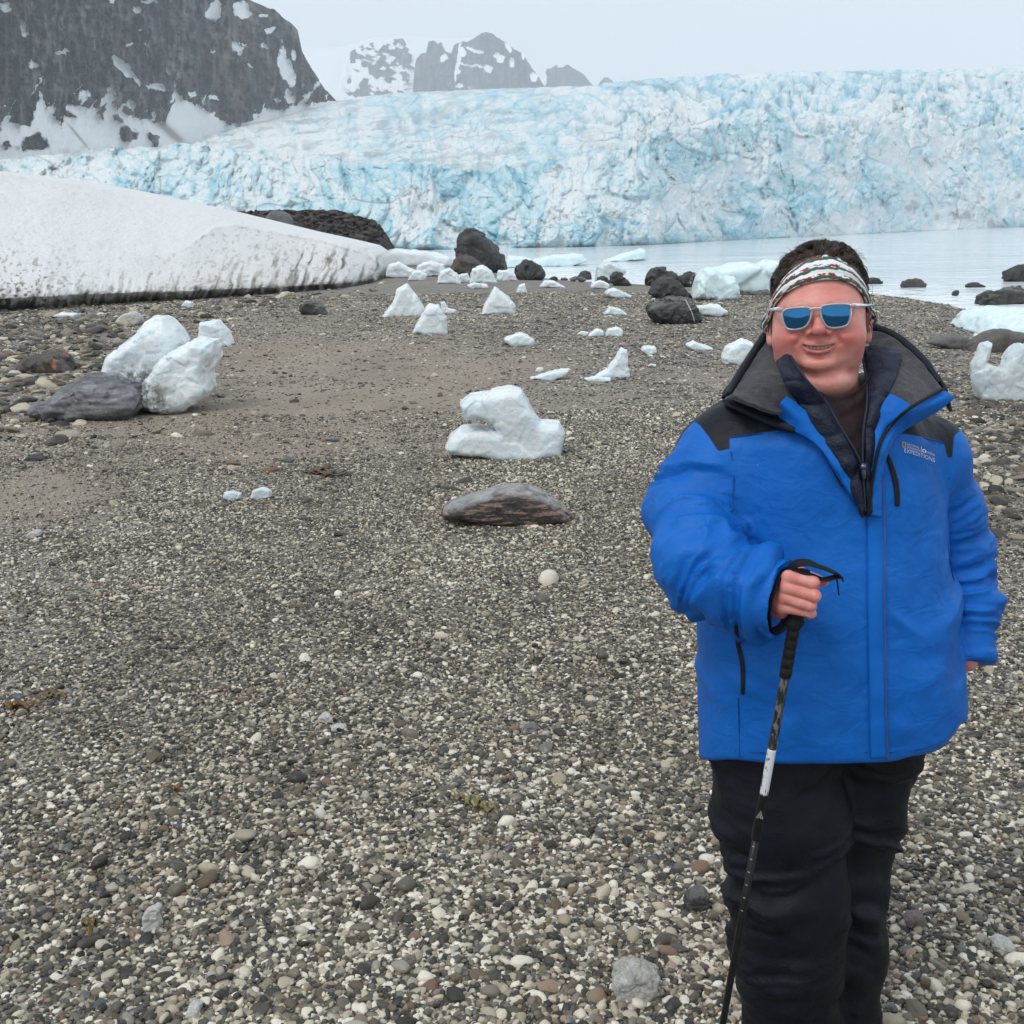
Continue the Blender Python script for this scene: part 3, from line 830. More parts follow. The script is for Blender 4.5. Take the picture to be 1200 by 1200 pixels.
# ================================================================== ICE, BOULDERS, STONES
def lump(name, label, cat, outline, mat, thick=None, group=None, soft=0, rough=.016, facet=.036, n=56, sink=.04, seed=None, p=3.0, round_=.46, lean=0.0, attrs=None, Yadd=0.0, Z=None, Yfix=None):
    """a solid block: the outline stands upright at its real distance on the ground and is filled out to a rounded body of real thickness"""
    O = np.asarray(outline, float)
    pb = O[:, 1].max(); pxm = O[:, 0].mean()
    z0 = 0.0 if Z is None else Z
    base = at_z(pxm, pb, z0)
    for _ in range(3):
        zg = float(ground_z(base[0], base[1])) if Z is None else Z
        base = at_z(pxm, pb, zg)
    Y0 = Yfix if Yfix else base[1] + Yadd
    W = at(O[:, 0], O[:, 1], Y0)
    wid = np.ptp(W[:, 0]); hei = np.ptp(W[:, 2])
    T = thick if thick else .42 * min(wid, max(hei * 1.6, wid * .6))
    Yc = Y0 + T * .75
    W = at(O[:, 0], O[:, 1], Yc)
    W2 = chaikin(W[:, [0, 2]], soft) if soft else W[:, [0, 2]].copy()
    zmin = W2[:, 1].min()
    low = W2[:, 1] < zmin + .18 * np.ptp(W2[:, 1])
    W2[low, 1] -= sink * max(np.ptp(W2[:, 1]), .1 * wid)
    h = max(wid, np.ptp(W2[:, 1])) / n
    lo = (W2[:, 0].min() - 4 * h, -T * 1.25, W2[:, 1].min() - 4 * h); hi = (W2[:, 0].max() + 4 * h, T * 1.25, W2[:, 1].max() + 4 * h)
    fld = Field(lo, hi, h)
    P = fld.P
    seed = seed if seed is not None else int(abs(pxm * 7 + pb * 13)) % 9973
    sc = max(wid, hei)
    sd = poly_sd(P[:, 0, :, 0], P[:, 0, :, 2], W2)[:, None, :]
    Rin = -sd.min() * round_
    s = np.clip(-sd / Rin, -1, 1)
    yy = P[..., 1] - lean * (P[..., 2] - zmin)
    f = np.abs(yy / T) ** p + np.clip(1 - s, 0, 2) ** p - 1
    V, F = surface_nets(f.astype(np.float32), *fld.ax)
    V = smooth_mesh(V, F, 1, .5)
    q = V / sc
    Nv = normals(V, F)
    dd = rough * sc * (fbm(q * 3.5 + seed, 3, seed) + .45 * fbm(q * 11 + seed, 3, seed + 5))
    if facet:
        dd = dd + facet * sc * .75 * worley(q * 2.9 + seed, seed, 1.0)[3] + facet * sc * .40 * worley(q * 6.3 + seed, seed + 9, 1.0)[3]
    V = V + Nv * dd[:, None]
    V = smooth_mesh(V, F, 2, .5)
    V[:, 1] += Yc
    org = np.array([np.mean(W2[:, 0]), Yc, zmin])
    at_ = attrs(V) if attrs else None
    o = mesh_obj(name, V, F, mat, origin=org, attrs=at_)
    tag(o, label, cat, group)
    return o

def ice_mat(name, c0, c1, rough, sss, trans=0.0, bubble=40.0, bstr=.35, dirty=0.0):
    m = M(name, Roughness=rough, IOR=1.31)
    P = m.pos()
    n = m.noise(P, 3.0, 5, .6)
    c = m.ramp(n, [(.32, c0), (.72, c1)])
    if dirty:
        dd = m.noise(P, 9, 6, .75)
        z = m.n('SeparateXYZ', {'Vector': m.obj()}, 'Z')
        k = m.math('MULTIPLY', m.ramp(dd, [(.36, 0), (.56, 1)]), m.attr('soil'))
        c = m.mix(m.math('MULTIPLY', k, dirty), c, (.12, .11, .095))
    m.set('Base Color', c)
    m.set('Subsurface Weight', sss)
    m.set('Subsurface Radius', (.25, .5, .6))
    m.set('Subsurface Scale', .12)
    if trans: m.set('Transmission Weight', trans)
    b = m.math('ADD', m.noise(P, bubble, 3, .6), m.math('MULTIPLY', m.vor(P, bubble * .7, 'Distance'), .6))
    m.set('Normal', m.bump(b, bstr, .012, m.bump(m.noise(P, 7, 4), .35, .04)))
    return m.mat
ICE = ice_mat('white_ice', (.88, .92, .935), (.79, .87, .90), .16, .7, trans=.10, bstr=.25)
ICE_D = ice_mat('melting_ice', (.87, .91, .92), (.77, .85, .885), .18, .6, trans=.05, dirty=.9, bubble=55, bstr=.5)
ICE_B = ice_mat('blue_ice', (.66, .81, .84), (.76, .86, .88), .25, .4, bubble=3, bstr=.4)
ICE_W = ice_mat('bubbly_ice', (.87, .92, .94), (.78, .87, .91), .14, .65, trans=.12, bubble=28, bstr=.55)
ICE_C = ice_mat('clear_ice', (.88, .94, .96), (.74, .87, .92), .12, .25, trans=.25, bubble=24, bstr=.5)

def soil(V):
    z = V[:, 2]; h = (z - z.min()) / (np.ptp(z) + 1e-6)
    side = (V[:, 0] - V[:, 0].min()) / (np.ptp(V[:, 0]) + 1e-6)
    return {'soil': np.clip(2.0 * sstep(.70, .1, h) * sstep(-.1, .4, side), 0, 1)}
def soil_left(V):
    z = V[:, 2]; h = (z - z.min()) / (np.ptp(z) + 1e-6)
    side = (V[:, 0] - V[:, 0].min()) / (np.ptp(V[:, 0]) + 1e-6)
    return {'soil': np.clip(1.8 * sstep(.75, .1, h) * sstep(.65, .15, side), 0, 1)}

L = lump
L('ice_block', 'tall white ice block leaning on the grey slate boulder', 'ice block', [(117, 442), (132, 414), (160, 392), (180, 374), (196, 371), (210, 386), (220, 400), (216, 430), (200, 468), (172, 476), (146, 450)], ICE_D, thick=.34, attrs=soil, rough=.022, facet=.03, n=80, p=2.8)
L('ice_block', 'rounded ridged ice block propped against the taller one by the slate boulder', 'ice block', [(167, 472), (176, 440), (192, 418), (222, 400), (232, 393), (243, 396), (254, 398), (255, 416), (247, 436), (251, 456), (240, 464), (224, 473), (208, 480), (188, 479)], ICE_D, thick=.30, attrs=soil_left, rough=.022, facet=.04, n=80, Yadd=-.25, p=2.8)
L('ice_block', 'squarish white ice block behind the pair leaning on the slate boulder', 'ice block', [(234, 398), (236, 377), (256, 375), (267, 388), (274, 405), (256, 405)], ICE, thick=.25)
L('iceberg_chunk', 'big notched wedge of bubbly white ice behind the low striped rock', 'ice chunk', [(522, 523), (528, 511), (540, 501), (564, 499), (582, 502), (576, 494), (561, 490), (545, 490), (539, 472), (550, 463), (572, 459), (596, 455), (610, 457), (619, 472), (633, 493), (655, 494), (662, 506), (657, 532), (627, 537), (589, 538), (554, 533), (526, 528)], ICE_W, thick=.21, soft=0, rough=.009, facet=.018, n=130, round_=.40, sink=.01, p=2.8)
L('ice_chunk', 'clear ice piece with a thin standing horn at the right edge of the beach', 'ice chunk', [(1140, 428), (1146, 416), (1152, 403), (1161, 400), (1159, 412), (1154, 424), (1172, 431), (1180, 416), (1192, 401), (1199, 406), (1212, 398), (1230, 430), (1222, 470), (1170, 470), (1147, 465), (1141, 446)], ICE_C, thick=.15, rough=.015, facet=.03, n=90)
L('ice_chunk', 'cone-shaped white ice chunk near the tip of the snowbank', 'ice chunk', [(449, 371), (461, 354), (467, 338), (477, 333), (489, 348), (497, 362), (498, 371)], ICE, thick=.35)
L('ice_chunk', 'blunt white ice chunk standing in front of the cone-shaped one', 'ice chunk', [(484, 388), (493, 371), (502, 356), (514, 358), (523, 373), (524, 391), (500, 392)], ICE, thick=.3)
L('ice_chunk', 'small curled ice shard just behind the blunt ice chunk', 'ice chunk', [(516, 354), (521, 353), (525, 361), (535, 363), (534, 367), (518, 367)], ICE, thick=.12, n=40)
L('ice_chunk', 'shark-tooth shaped white ice chunk alone in mid beach', 'ice chunk', [(563, 368), (571, 350), (580, 336), (596, 348), (605, 358), (603, 368)], ICE, thick=.35)
L('ice_chunk', 'small upright ice nub below the round dark boulder', 'ice chunk', [(605, 343), (608, 334), (615, 332), (618, 343)], ICE, thick=.25, n=40)
L('ice_chunk', 'low sloping ice slab left of the shoreline boulders', 'ice chunk', [(632, 336), (638, 328), (649, 329), (664, 337)], ICE, thick=.4, n=44)
L('ice_chunk', 'lumpy small ice chunk below the translucent shore ice', 'ice chunk', [(692, 337), (694, 331), (704, 328), (714, 333), (713, 339)], ICE, thick=.3, n=44)
L('ice_chunk', 'flat two-step ice slab below the leaning shore boulder', 'ice chunk', [(709, 344), (712, 339), (720, 337), (739, 346), (738, 349), (714, 348)], ICE, thick=.35, n=44)
L('ice_chunk', 'low rounded ice slab between mid beach and the veined boulder', 'ice chunk', [(707, 368), (714, 359), (728, 362), (736, 369)], ICE, thick=.2, n=44)
L('ice_chunk', 'left one of two little ice lumps sitting side by side', 'ice chunk', [(688, 394), (693, 389), (700, 385), (707, 388), (707, 394)], ICE, thick=.14, n=44)
L('ice_chunk', 'right one of two little ice lumps sitting side by side', 'ice chunk', [(709, 393), (712, 385), (724, 383), (730, 388), (729, 394)], ICE, thick=.14, n=44)
L('ice_chunk', 'lumpy low ice piece behind the big notched wedge', 'ice chunk', [(591, 398), (602, 391), (612, 389), (626, 398), (624, 404), (602, 406), (596, 403)], ICE, thick=.16, n=44)
L('ice_shard', 'thin curved ice sliver lying just behind the big notched wedge', 'ice shard', [(620, 443), (642, 436), (668, 432), (661, 440), (645, 445)], ICE_W, thick=.12, n=60, rough=.03)
L('ice_shard', 'fin-shaped upright ice shard standing on the gravel', 'ice shard', [(696, 440), (712, 432), (722, 418), (728, 407), (734, 410), (737, 442), (716, 442)], ICE, thick=.12, n=60, rough=.03)
L('ice_shard', 'flat broken ice strip in front of the fin-shaped shard', 'ice shard', [(684, 443), (700, 441), (716, 443), (715, 447), (690, 447)], ICE_W, thick=.08, n=44)
L('ice_chunk', 'small oval ice lump right of the fin-shaped shard', 'ice chunk', [(751, 410), (754, 405), (768, 406), (769, 413), (759, 416)], ICE, thick=.14, n=40)
L('ice_chunk', 'flat ice slab lying below the veined boulder', 'ice chunk', [(804, 404), (812, 399), (822, 403), (836, 408), (826, 410), (808, 409)], ICE, thick=.18, n=44)
L('ice_chunk', 'angular white ice chunk close behind the person in the blue parka', 'ice chunk', [(846, 419), (851, 406), (869, 397), (881, 401), (879, 412), (866, 427), (849, 425)], ICE, thick=.2)
L('ice_chunk', 'flat ice slab against the right side of the veined boulder', 'ice chunk', [(812, 358), (841, 357), (852, 365), (841, 371), (812, 367)], ICE, thick=.3, n=44)
L('ice_chunk', 'big heart-shaped pale ice block at the waterline', 'ice block', [(811, 347), (816, 328), (824, 316), (833, 313), (840, 319), (848, 326), (857, 323), (863, 336), (861, 350), (837, 352)], ICE_B, thick=.7, n=64)
L('ice_chunk', 'pale broad blue ice block in the water behind the heart-shaped one', 'ice block', [(816, 334), (822, 318), (845, 313), (873, 309), (886, 312), (900, 303), (915, 306), (925, 322), (922, 344), (900, 345), (850, 343)], ICE_B, thick=1.0, n=64)
L('ice_chunk', 'translucent ice block behind the leaning shore boulder', 'ice block', [(696, 331), (700, 312), (712, 306), (724, 309), (733, 317), (724, 331)], ICE_C, thick=.6, n=50)
L('floating_ice', 'long low blue floe floating behind the big boulder', 'ice floe', [(622, 309), (630, 303), (650, 299), (681, 298), (689, 306), (668, 312), (630, 312)], ICE_B, thick=1.6, Z=WATER_Z, n=64)
L('floating_ice', 'blue floe with a raised beak floating far from the shore', 'ice floe', [(706, 306), (732, 297), (748, 293), (754, 292), (755, 303), (728, 306)], ICE_B, thick=1.6, Z=WATER_Z, n=64)
L('floating_ice', 'pale blue ice lump half hidden behind the big boulder', 'ice floe', [(590, 314), (596, 300), (612, 301), (622, 304), (624, 313)], ICE_B, thick=1.2, Z=WATER_Z, n=50)
L('floating_ice', 'flat pale ice slab in the inlet behind the brown rocks', 'ice floe', [(1139, 390), (1150, 374), (1164, 366), (1200, 362), (1240, 368), (1235, 392), (1180, 396)], ICE_B, thick=1.5, Z=WATER_Z, n=50)
# rubble of ice between the snowbank and the big boulder
for lab, o in (('bulky white ice lump touching the tip of the snowbank', [(452, 325), (455, 310), (468, 307), (480, 314), (489, 318), (488, 326)]),
               ('long white ice lump behind the heap of shore ice', [(487, 324), (490, 310), (505, 306), (520, 310), (524, 324)]),
               ('small knobby ice lump in front of the heap of shore ice', [(477, 329), (484, 318), (494, 317), (501, 322), (499, 329)]),
               ('peaked white ice lump below the brown boulder', [(512, 332), (516, 318), (527, 314), (536, 322), (541, 333)]),
               ('low ice lump tucked under the brown boulder', [(532, 331), (538, 322), (548, 320), (553, 331)]),
               ('broad white ice lump below the big boulder', [(550, 332), (553, 315), (566, 311), (576, 318), (584, 332)]),
               ('long low ice lump right of the big boulder foot', [(582, 328), (584, 317), (594, 316), (603, 322), (607, 329)]),
               ('flat dirty ice plate on the gravel before the shore ice heap', [(547, 334), (556, 331), (570, 333), (573, 337), (552, 338)]),
               ('snow-topped ledge of old ice behind the shore ice heap', [(448, 306), (452, 296), (470, 292), (500, 295), (528, 302), (530, 312), (470, 312)])):
    L('ice_lump', lab, 'ice lump', o, ICE, group='shore ice heap', n=48, facet=.045, rough=.03)
L('ice_lump', 'small white ice lump at the foot of the snowbank', 'ice lump', [(212, 359), (218, 352), (226, 354), (226, 361)], ICE, n=36)
L('ice_lump', 'flat ice plate lying along the snowbank foot at far left', 'ice lump', [(62, 371), (70, 367), (92, 367), (91, 372)], ICE_W, n=40, thick=.2)
L('ice_lump', 'tiny clear ice lump on the gravel, left of a pair', 'ice lump', [(261, 582), (264, 577), (273, 575), (283, 578), (282, 584), (270, 587)], ICE_C, n=40, thick=.035)
L('ice_lump', 'tiny clear ice lump on the gravel, right of a pair', 'ice lump', [(294, 583), (297, 574), (307, 571), (318, 574), (318, 582), (305, 585)], ICE_C, n=40, thick=.04)
L('ice_lump', 'little white ice crumb behind the thin curved sliver', 'ice lump', [(627, 435), (629, 431), (635, 430), (637, 434), (633, 436)], ICE, n=30)
L('ice_lump', 'little white ice crumb right of the fin-shaped shard', 'ice lump', [(759, 429), (762, 426), (769, 427), (768, 430)], ICE, n=30)
L('ice_lump', 'thin ice scrap left of the two little lumps', 'ice lump', [(676, 392), (681, 388), (690, 389), (688, 393)], ICE, n=30)

def rock_mat(name, dark, lite, sc=3.0, band=None, rough=.55, top=None, bandsc=(1, 1, 6), ramp=(.42, .6), bstr=.6, bd=.05):
    m = M(name, Roughness=rough)
    P = m.obj()
    n = m.noise(P, sc, 7, .65)
    c = m.ramp(n, [(.3, dark), (.72, lite)])
    if band:
        b = m.noise(m.n('Mapping', {'Vector': P, 'Scale': bandsc, 'Rotation': (0, .35, 0)}), sc * .9, 5, .6)
        c = m.mix(m.ramp(b, [(ramp[0], 0), (ramp[1], .85)]), c, band)
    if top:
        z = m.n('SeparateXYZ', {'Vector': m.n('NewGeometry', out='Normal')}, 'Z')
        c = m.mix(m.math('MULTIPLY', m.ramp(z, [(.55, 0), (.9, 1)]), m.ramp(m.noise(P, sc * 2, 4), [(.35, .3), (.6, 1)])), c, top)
    c = m.mix(m.ramp(m.noise(P, sc * 9, 4, .7), [(.35, .5), (.65, 0)]), c, (.35, .35, .36), 'MULTIPLY')
    m.set('Base Color', c)
    m.set('Normal', m.bump(m.math('ADD', n, m.math('MULTIPLY', m.noise(P, sc * 8, 5, .7), .3)), bstr, bd))
    return m.mat
ROCK_D = rock_mat('dark_wet_basalt', (.022, .021, .021), (.062, .058, .055), 1.8)
ROCK_G = rock_mat('grey_stone', (.10, .10, .10), (.20, .195, .185), 3.0)
ROCK_B = rock_mat('brown_stone', (.055, .045, .04), (.12, .10, .085), 2.5)
ROCK_S = rock_mat('grey_slate', (.17, .17, .18), (.34, .34, .36), 3.0, band=(.08, .08, .085), bandsc=(1, 1, 7), rough=.4)
ROCK_O = rock_mat('rusty_veined_stone', (.05, .043, .04), (.12, .10, .09), 3.5, band=(.34, .17, .10), bandsc=(2, 1, 1.5), ramp=(.58, .62))
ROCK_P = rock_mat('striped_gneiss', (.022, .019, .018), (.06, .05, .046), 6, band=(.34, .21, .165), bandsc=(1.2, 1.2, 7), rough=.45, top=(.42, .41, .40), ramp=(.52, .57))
ROCK_W = rock_mat('white_stone', (.55, .54, .50), (.72, .71, .67), 8)
ROCK_Q = rock_mat('pale_streaked_stone', (.36, .35, .31), (.55, .53, .48), 14, band=(.62, .61, .58), bandsc=(1, 1, 3), ramp=(.5, .56), bd=.012)
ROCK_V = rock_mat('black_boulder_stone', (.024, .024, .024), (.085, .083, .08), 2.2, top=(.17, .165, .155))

B = lambda lab, o, m_, **k: L('boulder', lab, 'boulder', o, m_, **{**dict(soft=1, rough=.03, facet=.085, sink=.10, round_=.7), **k})
B('biggest dark boulder on the shore before the glacier', [(533, 316), (534, 299), (537, 278), (548, 267), (563, 273), (579, 285), (591, 301), (595, 313), (583, 318), (560, 319)], ROCK_D, n=80, facet=.055)
B('rounded brown boulder leaning at the foot of the biggest boulder', [(528, 319), (532, 306), (538, 301), (549, 299), (563, 307), (566, 316), (556, 322), (534, 322)], ROCK_B, Yadd=-2.0, Z=.0)
B('round-topped dark boulder right of the biggest boulder', [(603, 322), (607, 310), (616, 305), (628, 307), (636, 315), (638, 325), (626, 328), (606, 326)], ROCK_D)
B('small dark wedge boulder on the waterline by the low ice slab', [(674, 326), (684, 317), (692, 319), (693, 328)], ROCK_D, n=40)
B('pale flat boulder half buried by the small dark wedge', [(664, 329), (674, 323), (686, 326), (688, 330)], ROCK_G, n=40)
B('dark boulder leaning left in front of the translucent ice', [(713, 333), (717, 321), (725, 318), (733, 325), (742, 335)], ROCK_D, n=50)
B('small black boulder left of the leaning shore boulder', [(696, 331), (702, 325), (709, 323), (716, 333)], ROCK_D, n=40)
B('peaked dark boulder at the back of the boulder trio', [(753, 331), (763, 316), (773, 312), (784, 317), (795, 323), (794, 334), (763, 335)], ROCK_D)
B('slanted boulder with pale veins behind the boulder trio', [(793, 325), (804, 319), (816, 320), (820, 332), (800, 336)], rock_mat('pale_veined_rock', (.03, .03, .03), (.08, .078, .075), 2.2, band=(.38, .37, .35), bandsc=(3, 1, 1), ramp=(.60, .64)), n=50)
B('rounded brownish-black boulder in the middle of the boulder trio', [(760, 349), (766, 331), (778, 323), (792, 328), (806, 342), (811, 350)], ROCK_D, thick=.55, n=60)
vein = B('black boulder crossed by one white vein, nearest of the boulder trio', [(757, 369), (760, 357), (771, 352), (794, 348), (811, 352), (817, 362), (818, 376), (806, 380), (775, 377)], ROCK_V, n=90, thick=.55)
for lab, o, mm in (('tiny dark rock beside the round-topped boulder', [(642, 329), (646, 324), (652, 324), (655, 329)], ROCK_D),
                   ('low grey rock between the wedge boulder and the round one', [(655, 328), (661, 325), (668, 328)], ROCK_G),
                   ('grey rock on the waterline right of the heart-shaped ice', [(862, 344), (866, 339), (874, 341), (875, 346)], ROCK_G),
                   ('low grey rock showing beside the headband of the person', [(873, 346), (884, 340), (902, 341), (906, 346)], ROCK_G),
                   ('dark rock in the wave wash behind the ear of the person', [(1012, 332), (1018, 326), (1030, 326), (1034, 333)], ROCK_D),
                   ('square brown rock standing in the shallows', [(1054, 337), (1058, 329), (1068, 327), (1080, 328), (1084, 337)], ROCK_B),
                   ('low dark rock awash in the shallows', [(1129, 337), (1138, 331), (1148, 331), (1157, 337)], ROCK_D),
                   ('small dark rock just breaking the surf', [(1115, 346), (1119, 340), (1124, 340), (1122, 347)], ROCK_D)):
    B(lab, o, mm, n=40, **({'Z': WATER_Z} if o[0][0] > 1000 else {}))
B('long dark boulder in the surf at the right edge', [(1143, 357), (1148, 346), (1172, 337), (1190, 337), (1212, 344), (1212, 355), (1180, 357)], ROCK_V, n=64, Z=WATER_Z)
B('dark boulder cut by the right edge farther out in the water', [(1176, 330), (1178, 318), (1188, 314), (1210, 312), (1222, 318), (1222, 330)], ROCK_D, n=50, Z=WATER_Z)
B('smooth flat grey boulder at the edge of the inlet', [(1083, 403), (1094, 396), (1108, 392), (1128, 392), (1140, 399), (1138, 407), (1118, 409)], ROCK_G, n=60, facet=.02, rough=.02)
B('broad brown boulder behind the clear ice piece', [(1128, 411), (1144, 396), (1160, 388), (1176, 384), (1192, 388), (1212, 396), (1222, 410), (1180, 413), (1140, 413)], rock_mat('dun_stone', (.085, .075, .066), (.17, .15, .135), 2.0), n=64, facet=.02, rough=.02)
B('dark boulder with rusty veins on the cobbles at far left', [(21, 434), (28, 423), (43, 416), (67, 412), (78, 418), (87, 433), (83, 437), (50, 437)], ROCK_O, n=64, thick=.3)
B('flat grey slate boulder under the tall ice block', [(42, 478), (58, 468), (78, 452), (108, 440), (138, 441), (156, 455), (168, 464), (169, 478), (136, 484), (116, 487), (60, 487)], ROCK_S, n=90, thick=.42, facet=.05, Yadd=-.28)
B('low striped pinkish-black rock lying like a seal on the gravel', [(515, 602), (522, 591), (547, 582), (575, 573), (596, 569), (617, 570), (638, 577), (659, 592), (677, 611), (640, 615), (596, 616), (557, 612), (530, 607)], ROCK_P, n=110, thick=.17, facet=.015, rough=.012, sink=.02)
B('dark pyramid-shaped stone on the cobbles below the snowbank', [(350, 364), (355, 353), (366, 352), (377, 360), (386, 368), (360, 369)], ROCK_V, n=44)
B('round grey boulder resting on the moraine hill', [(308, 268), (311, 255), (320, 247), (334, 248), (343, 255), (345, 268)], rock_mat('warm_grey_stone', (.10, .098, .095), (.17, .165, .16), 1.5), n=50, facet=.03, Yfix=62.0)
S = lambda lab, o, m_, **k: L('stone', lab, 'stone', o, m_, **{**dict(soft=1, rough=.03, facet=.06, sink=.12, n=44), **k})
S('smooth white stone on the cobbles below the snowbank', [(136, 378), (140, 371), (152, 365), (160, 365), (168, 374), (164, 380), (146, 381)], ROCK_W, facet=.03)
S('small black stone wedged under the ridged ice block', [(167, 479), (171, 471), (180, 468), (190, 478), (180, 481)], ROCK_D, Yadd=-.3)
S('pale angular streaked stone in the gravel at the bottom, left of the walking pole', [(717, 1146), (720, 1140), (736, 1129), (757, 1133), (772, 1140), (771, 1150), (745, 1174), (718, 1170)], ROCK_Q, n=70, facet=.06, thick=.045, round_=.35, soft=0, p=3.2, rough=.015)
S('white broken pitted stone on the gravel at lower left', [(168, 1074), (172, 1066), (180, 1060), (189, 1062), (186, 1072), (190, 1077), (188, 1093), (170, 1091)], ROCK_W, facet=.08, thick=.02)
S('flat white stone on the sand at far left', [(31, 628), (36, 622), (47, 621), (49, 627), (42, 630)], ROCK_W, facet=.04, thick=.04)
S('dark flat stone on the sand left of the tiny ice lumps', [(29, 538), (36, 533), (52, 534), (54, 539), (40, 540)], ROCK_D, facet=.04, thick=.06)
S('white rounded stone of a little cluster in mid gravel', [(371, 846), (375, 838), (384, 835), (391, 843), (388, 848)], ROCK_W, thick=.02)
S('pale elongated stone beside the little white cluster', [(386, 853), (396, 848), (406, 851), (404, 856), (392, 857)], ROCK_W, thick=.02)
S('blue-grey slate chip lying in mid gravel', [(612, 855), (618, 848), (630, 850), (629, 857), (618, 859)], ROCK_S, thick=.02)
S('dark angular grey stone near the left trouser leg', [(800, 1060), (806, 1046), (822, 1040), (832, 1048), (828, 1062), (812, 1068)], ROCK_V, thick=.03, facet=.03)
S('black oval pebble below the broken white stone', [(162, 1101), (166, 1096), (176, 1096), (180, 1101), (172, 1106)], ROCK_D, facet=.03, thick=.02)
S('white pebble at the bottom edge of the gravel', [(217, 1188), (222, 1178), (234, 1177), (236, 1186), (226, 1194)], ROCK_W, facet=.05, thick=.025)
S('mauve flat stone on the gravel right of the trousers', [(1058, 1078), (1066, 1070), (1080, 1070), (1086, 1078), (1078, 1088), (1064, 1086)], rock_mat('mauve_stone', (.17, .13, .125), (.27, .21, .20), 10), facet=.04, thick=.025)
S('white triangular stone on the gravel at lower right', [(1160, 1106), (1172, 1098), (1186, 1104), (1190, 1114), (1176, 1120)], ROCK_W, facet=.08, thick=.025)

# the white vein across the black boulder is a part of it
def band_on(o, px_line, half, name, mat, off=.006):
    me = o.data
    T = BVHTree.FromPolygons([v.co + o.location for v in me.vertices], [p.vertices[:] for p in me.polygons])
    P = catmull(np.array(px_line, float), 24)
    rows = []
    for k, (a, b) in enumerate(P):
        r = []
        for s in (-half, -half * .4, half * .4, half):
            d = Vector(rays(a + s, b)); h = T.ray_cast(CAMLOC, d.normalized())
            if h[0] is None: r = None; break
            r.append(np.array(h[0] + h[1] * (off if abs(s) < half else -off)))
        if r: rows.append(r)
    V = np.array(rows).reshape(-1, 3)
    return mesh_obj(name, V, grid_faces(len(rows), 4, flip=True), mat, parent=o, origin=o.location)
band_on(vein, [(803, 351), (808, 360), (812, 370), (814, 378)], 1.0, 'quartz_vein', ROCK_W)

# ---- seaweed scraps
def kelp(label, pts, col, wid, seed):
    rng = np.random.RandomState(seed)
    m = M('kelp_' + str(seed), Roughness=.35)
    m.set('Base Color', m.ramp(m.noise(m.obj(), 40, 4), [(.3, tuple(.45 * c for c in col)), (.7, col)]))
    vs = []
    base = np.mean(pts, 0)
    c = at_z(base[0], base[1], 0.0); c[2] = ground_z(c[0], c[1])
    for k in range(len(pts)):
        px, py = pts[k]
        a = at_z(px, py, 0.01)
        a[2] = float(ground_z(a[0], a[1])) + .012
        ang = rng.uniform(0, 6.28); ln = wid * rng.uniform(1.5, 2.6)
        n = 9
        s = np.linspace(-1, 1, n)
        path = a + np.stack([np.cos(ang) * s * ln * .5, np.sin(ang) * s * ln * .35 , .006 + .010 * np.sin(s * 5 + k) + .006 * rng.rand(n)], 1)
        w = wid * .28 * np.sqrt(np.clip(1 - s ** 2, .02, 1)) * (1 + .3 * np.sin(s * 9 + k))
        nrm = np.array([-np.sin(ang), np.cos(ang), .15 * math.sin(k)])
        Lf, Rt = path + nrm * w[:, None], path - nrm * w[:, None]
        mid = path + np.array([0, 0, .006])
        V = np.stack([Lf, mid, Rt], 1).reshape(-1, 3)
        low = V - np.array([0, 0, .003])
        f1 = [tuple(q) for q in grid_faces(n, 3)]
        f2 = [tuple(q) for q in grid_faces(n, 3, flip=True)]
        vs.append((V, f1)); vs.append((low, f2))
    V, F = join(*vs)
    tag(mesh_obj('seaweed', V, F, m.mat, origin=c), label, 'seaweed')
kelp('dark brown crumpled kelp clump on the sand left of the striped rock', [(368, 553), (374, 551), (380, 555), (386, 552), (392, 554), (396, 556), (377, 549)], (.11, .062, .018), .11, 1)
kelp('rusty orange kelp scrap at the left edge of the gravel', [(12, 833), (20, 831), (28, 832), (36, 830)], (.20, .105, .02), .045, 2)
kelp('yellow-brown kelp scrap lying just above the rusty orange one', [(54, 819), (62, 817), (72, 819)], (.20, .13, .03), .035, 3)
kelp('small orange leaf-like kelp bit in mid gravel at left', [(206, 927), (210, 925)], (.22, .095, .02), .022, 4)
kelp('olive and orange kelp bit near the broken white stone', [(102, 1084), (110, 1083), (106, 1095)], (.18, .11, .02), .026, 5)
kelp('pale yellow stringy kelp strands in the gravel below mid picture', [(540, 936), (548, 939), (556, 943), (566, 946), (574, 949), (560, 940)], (.27, .22, .07), .032, 6)

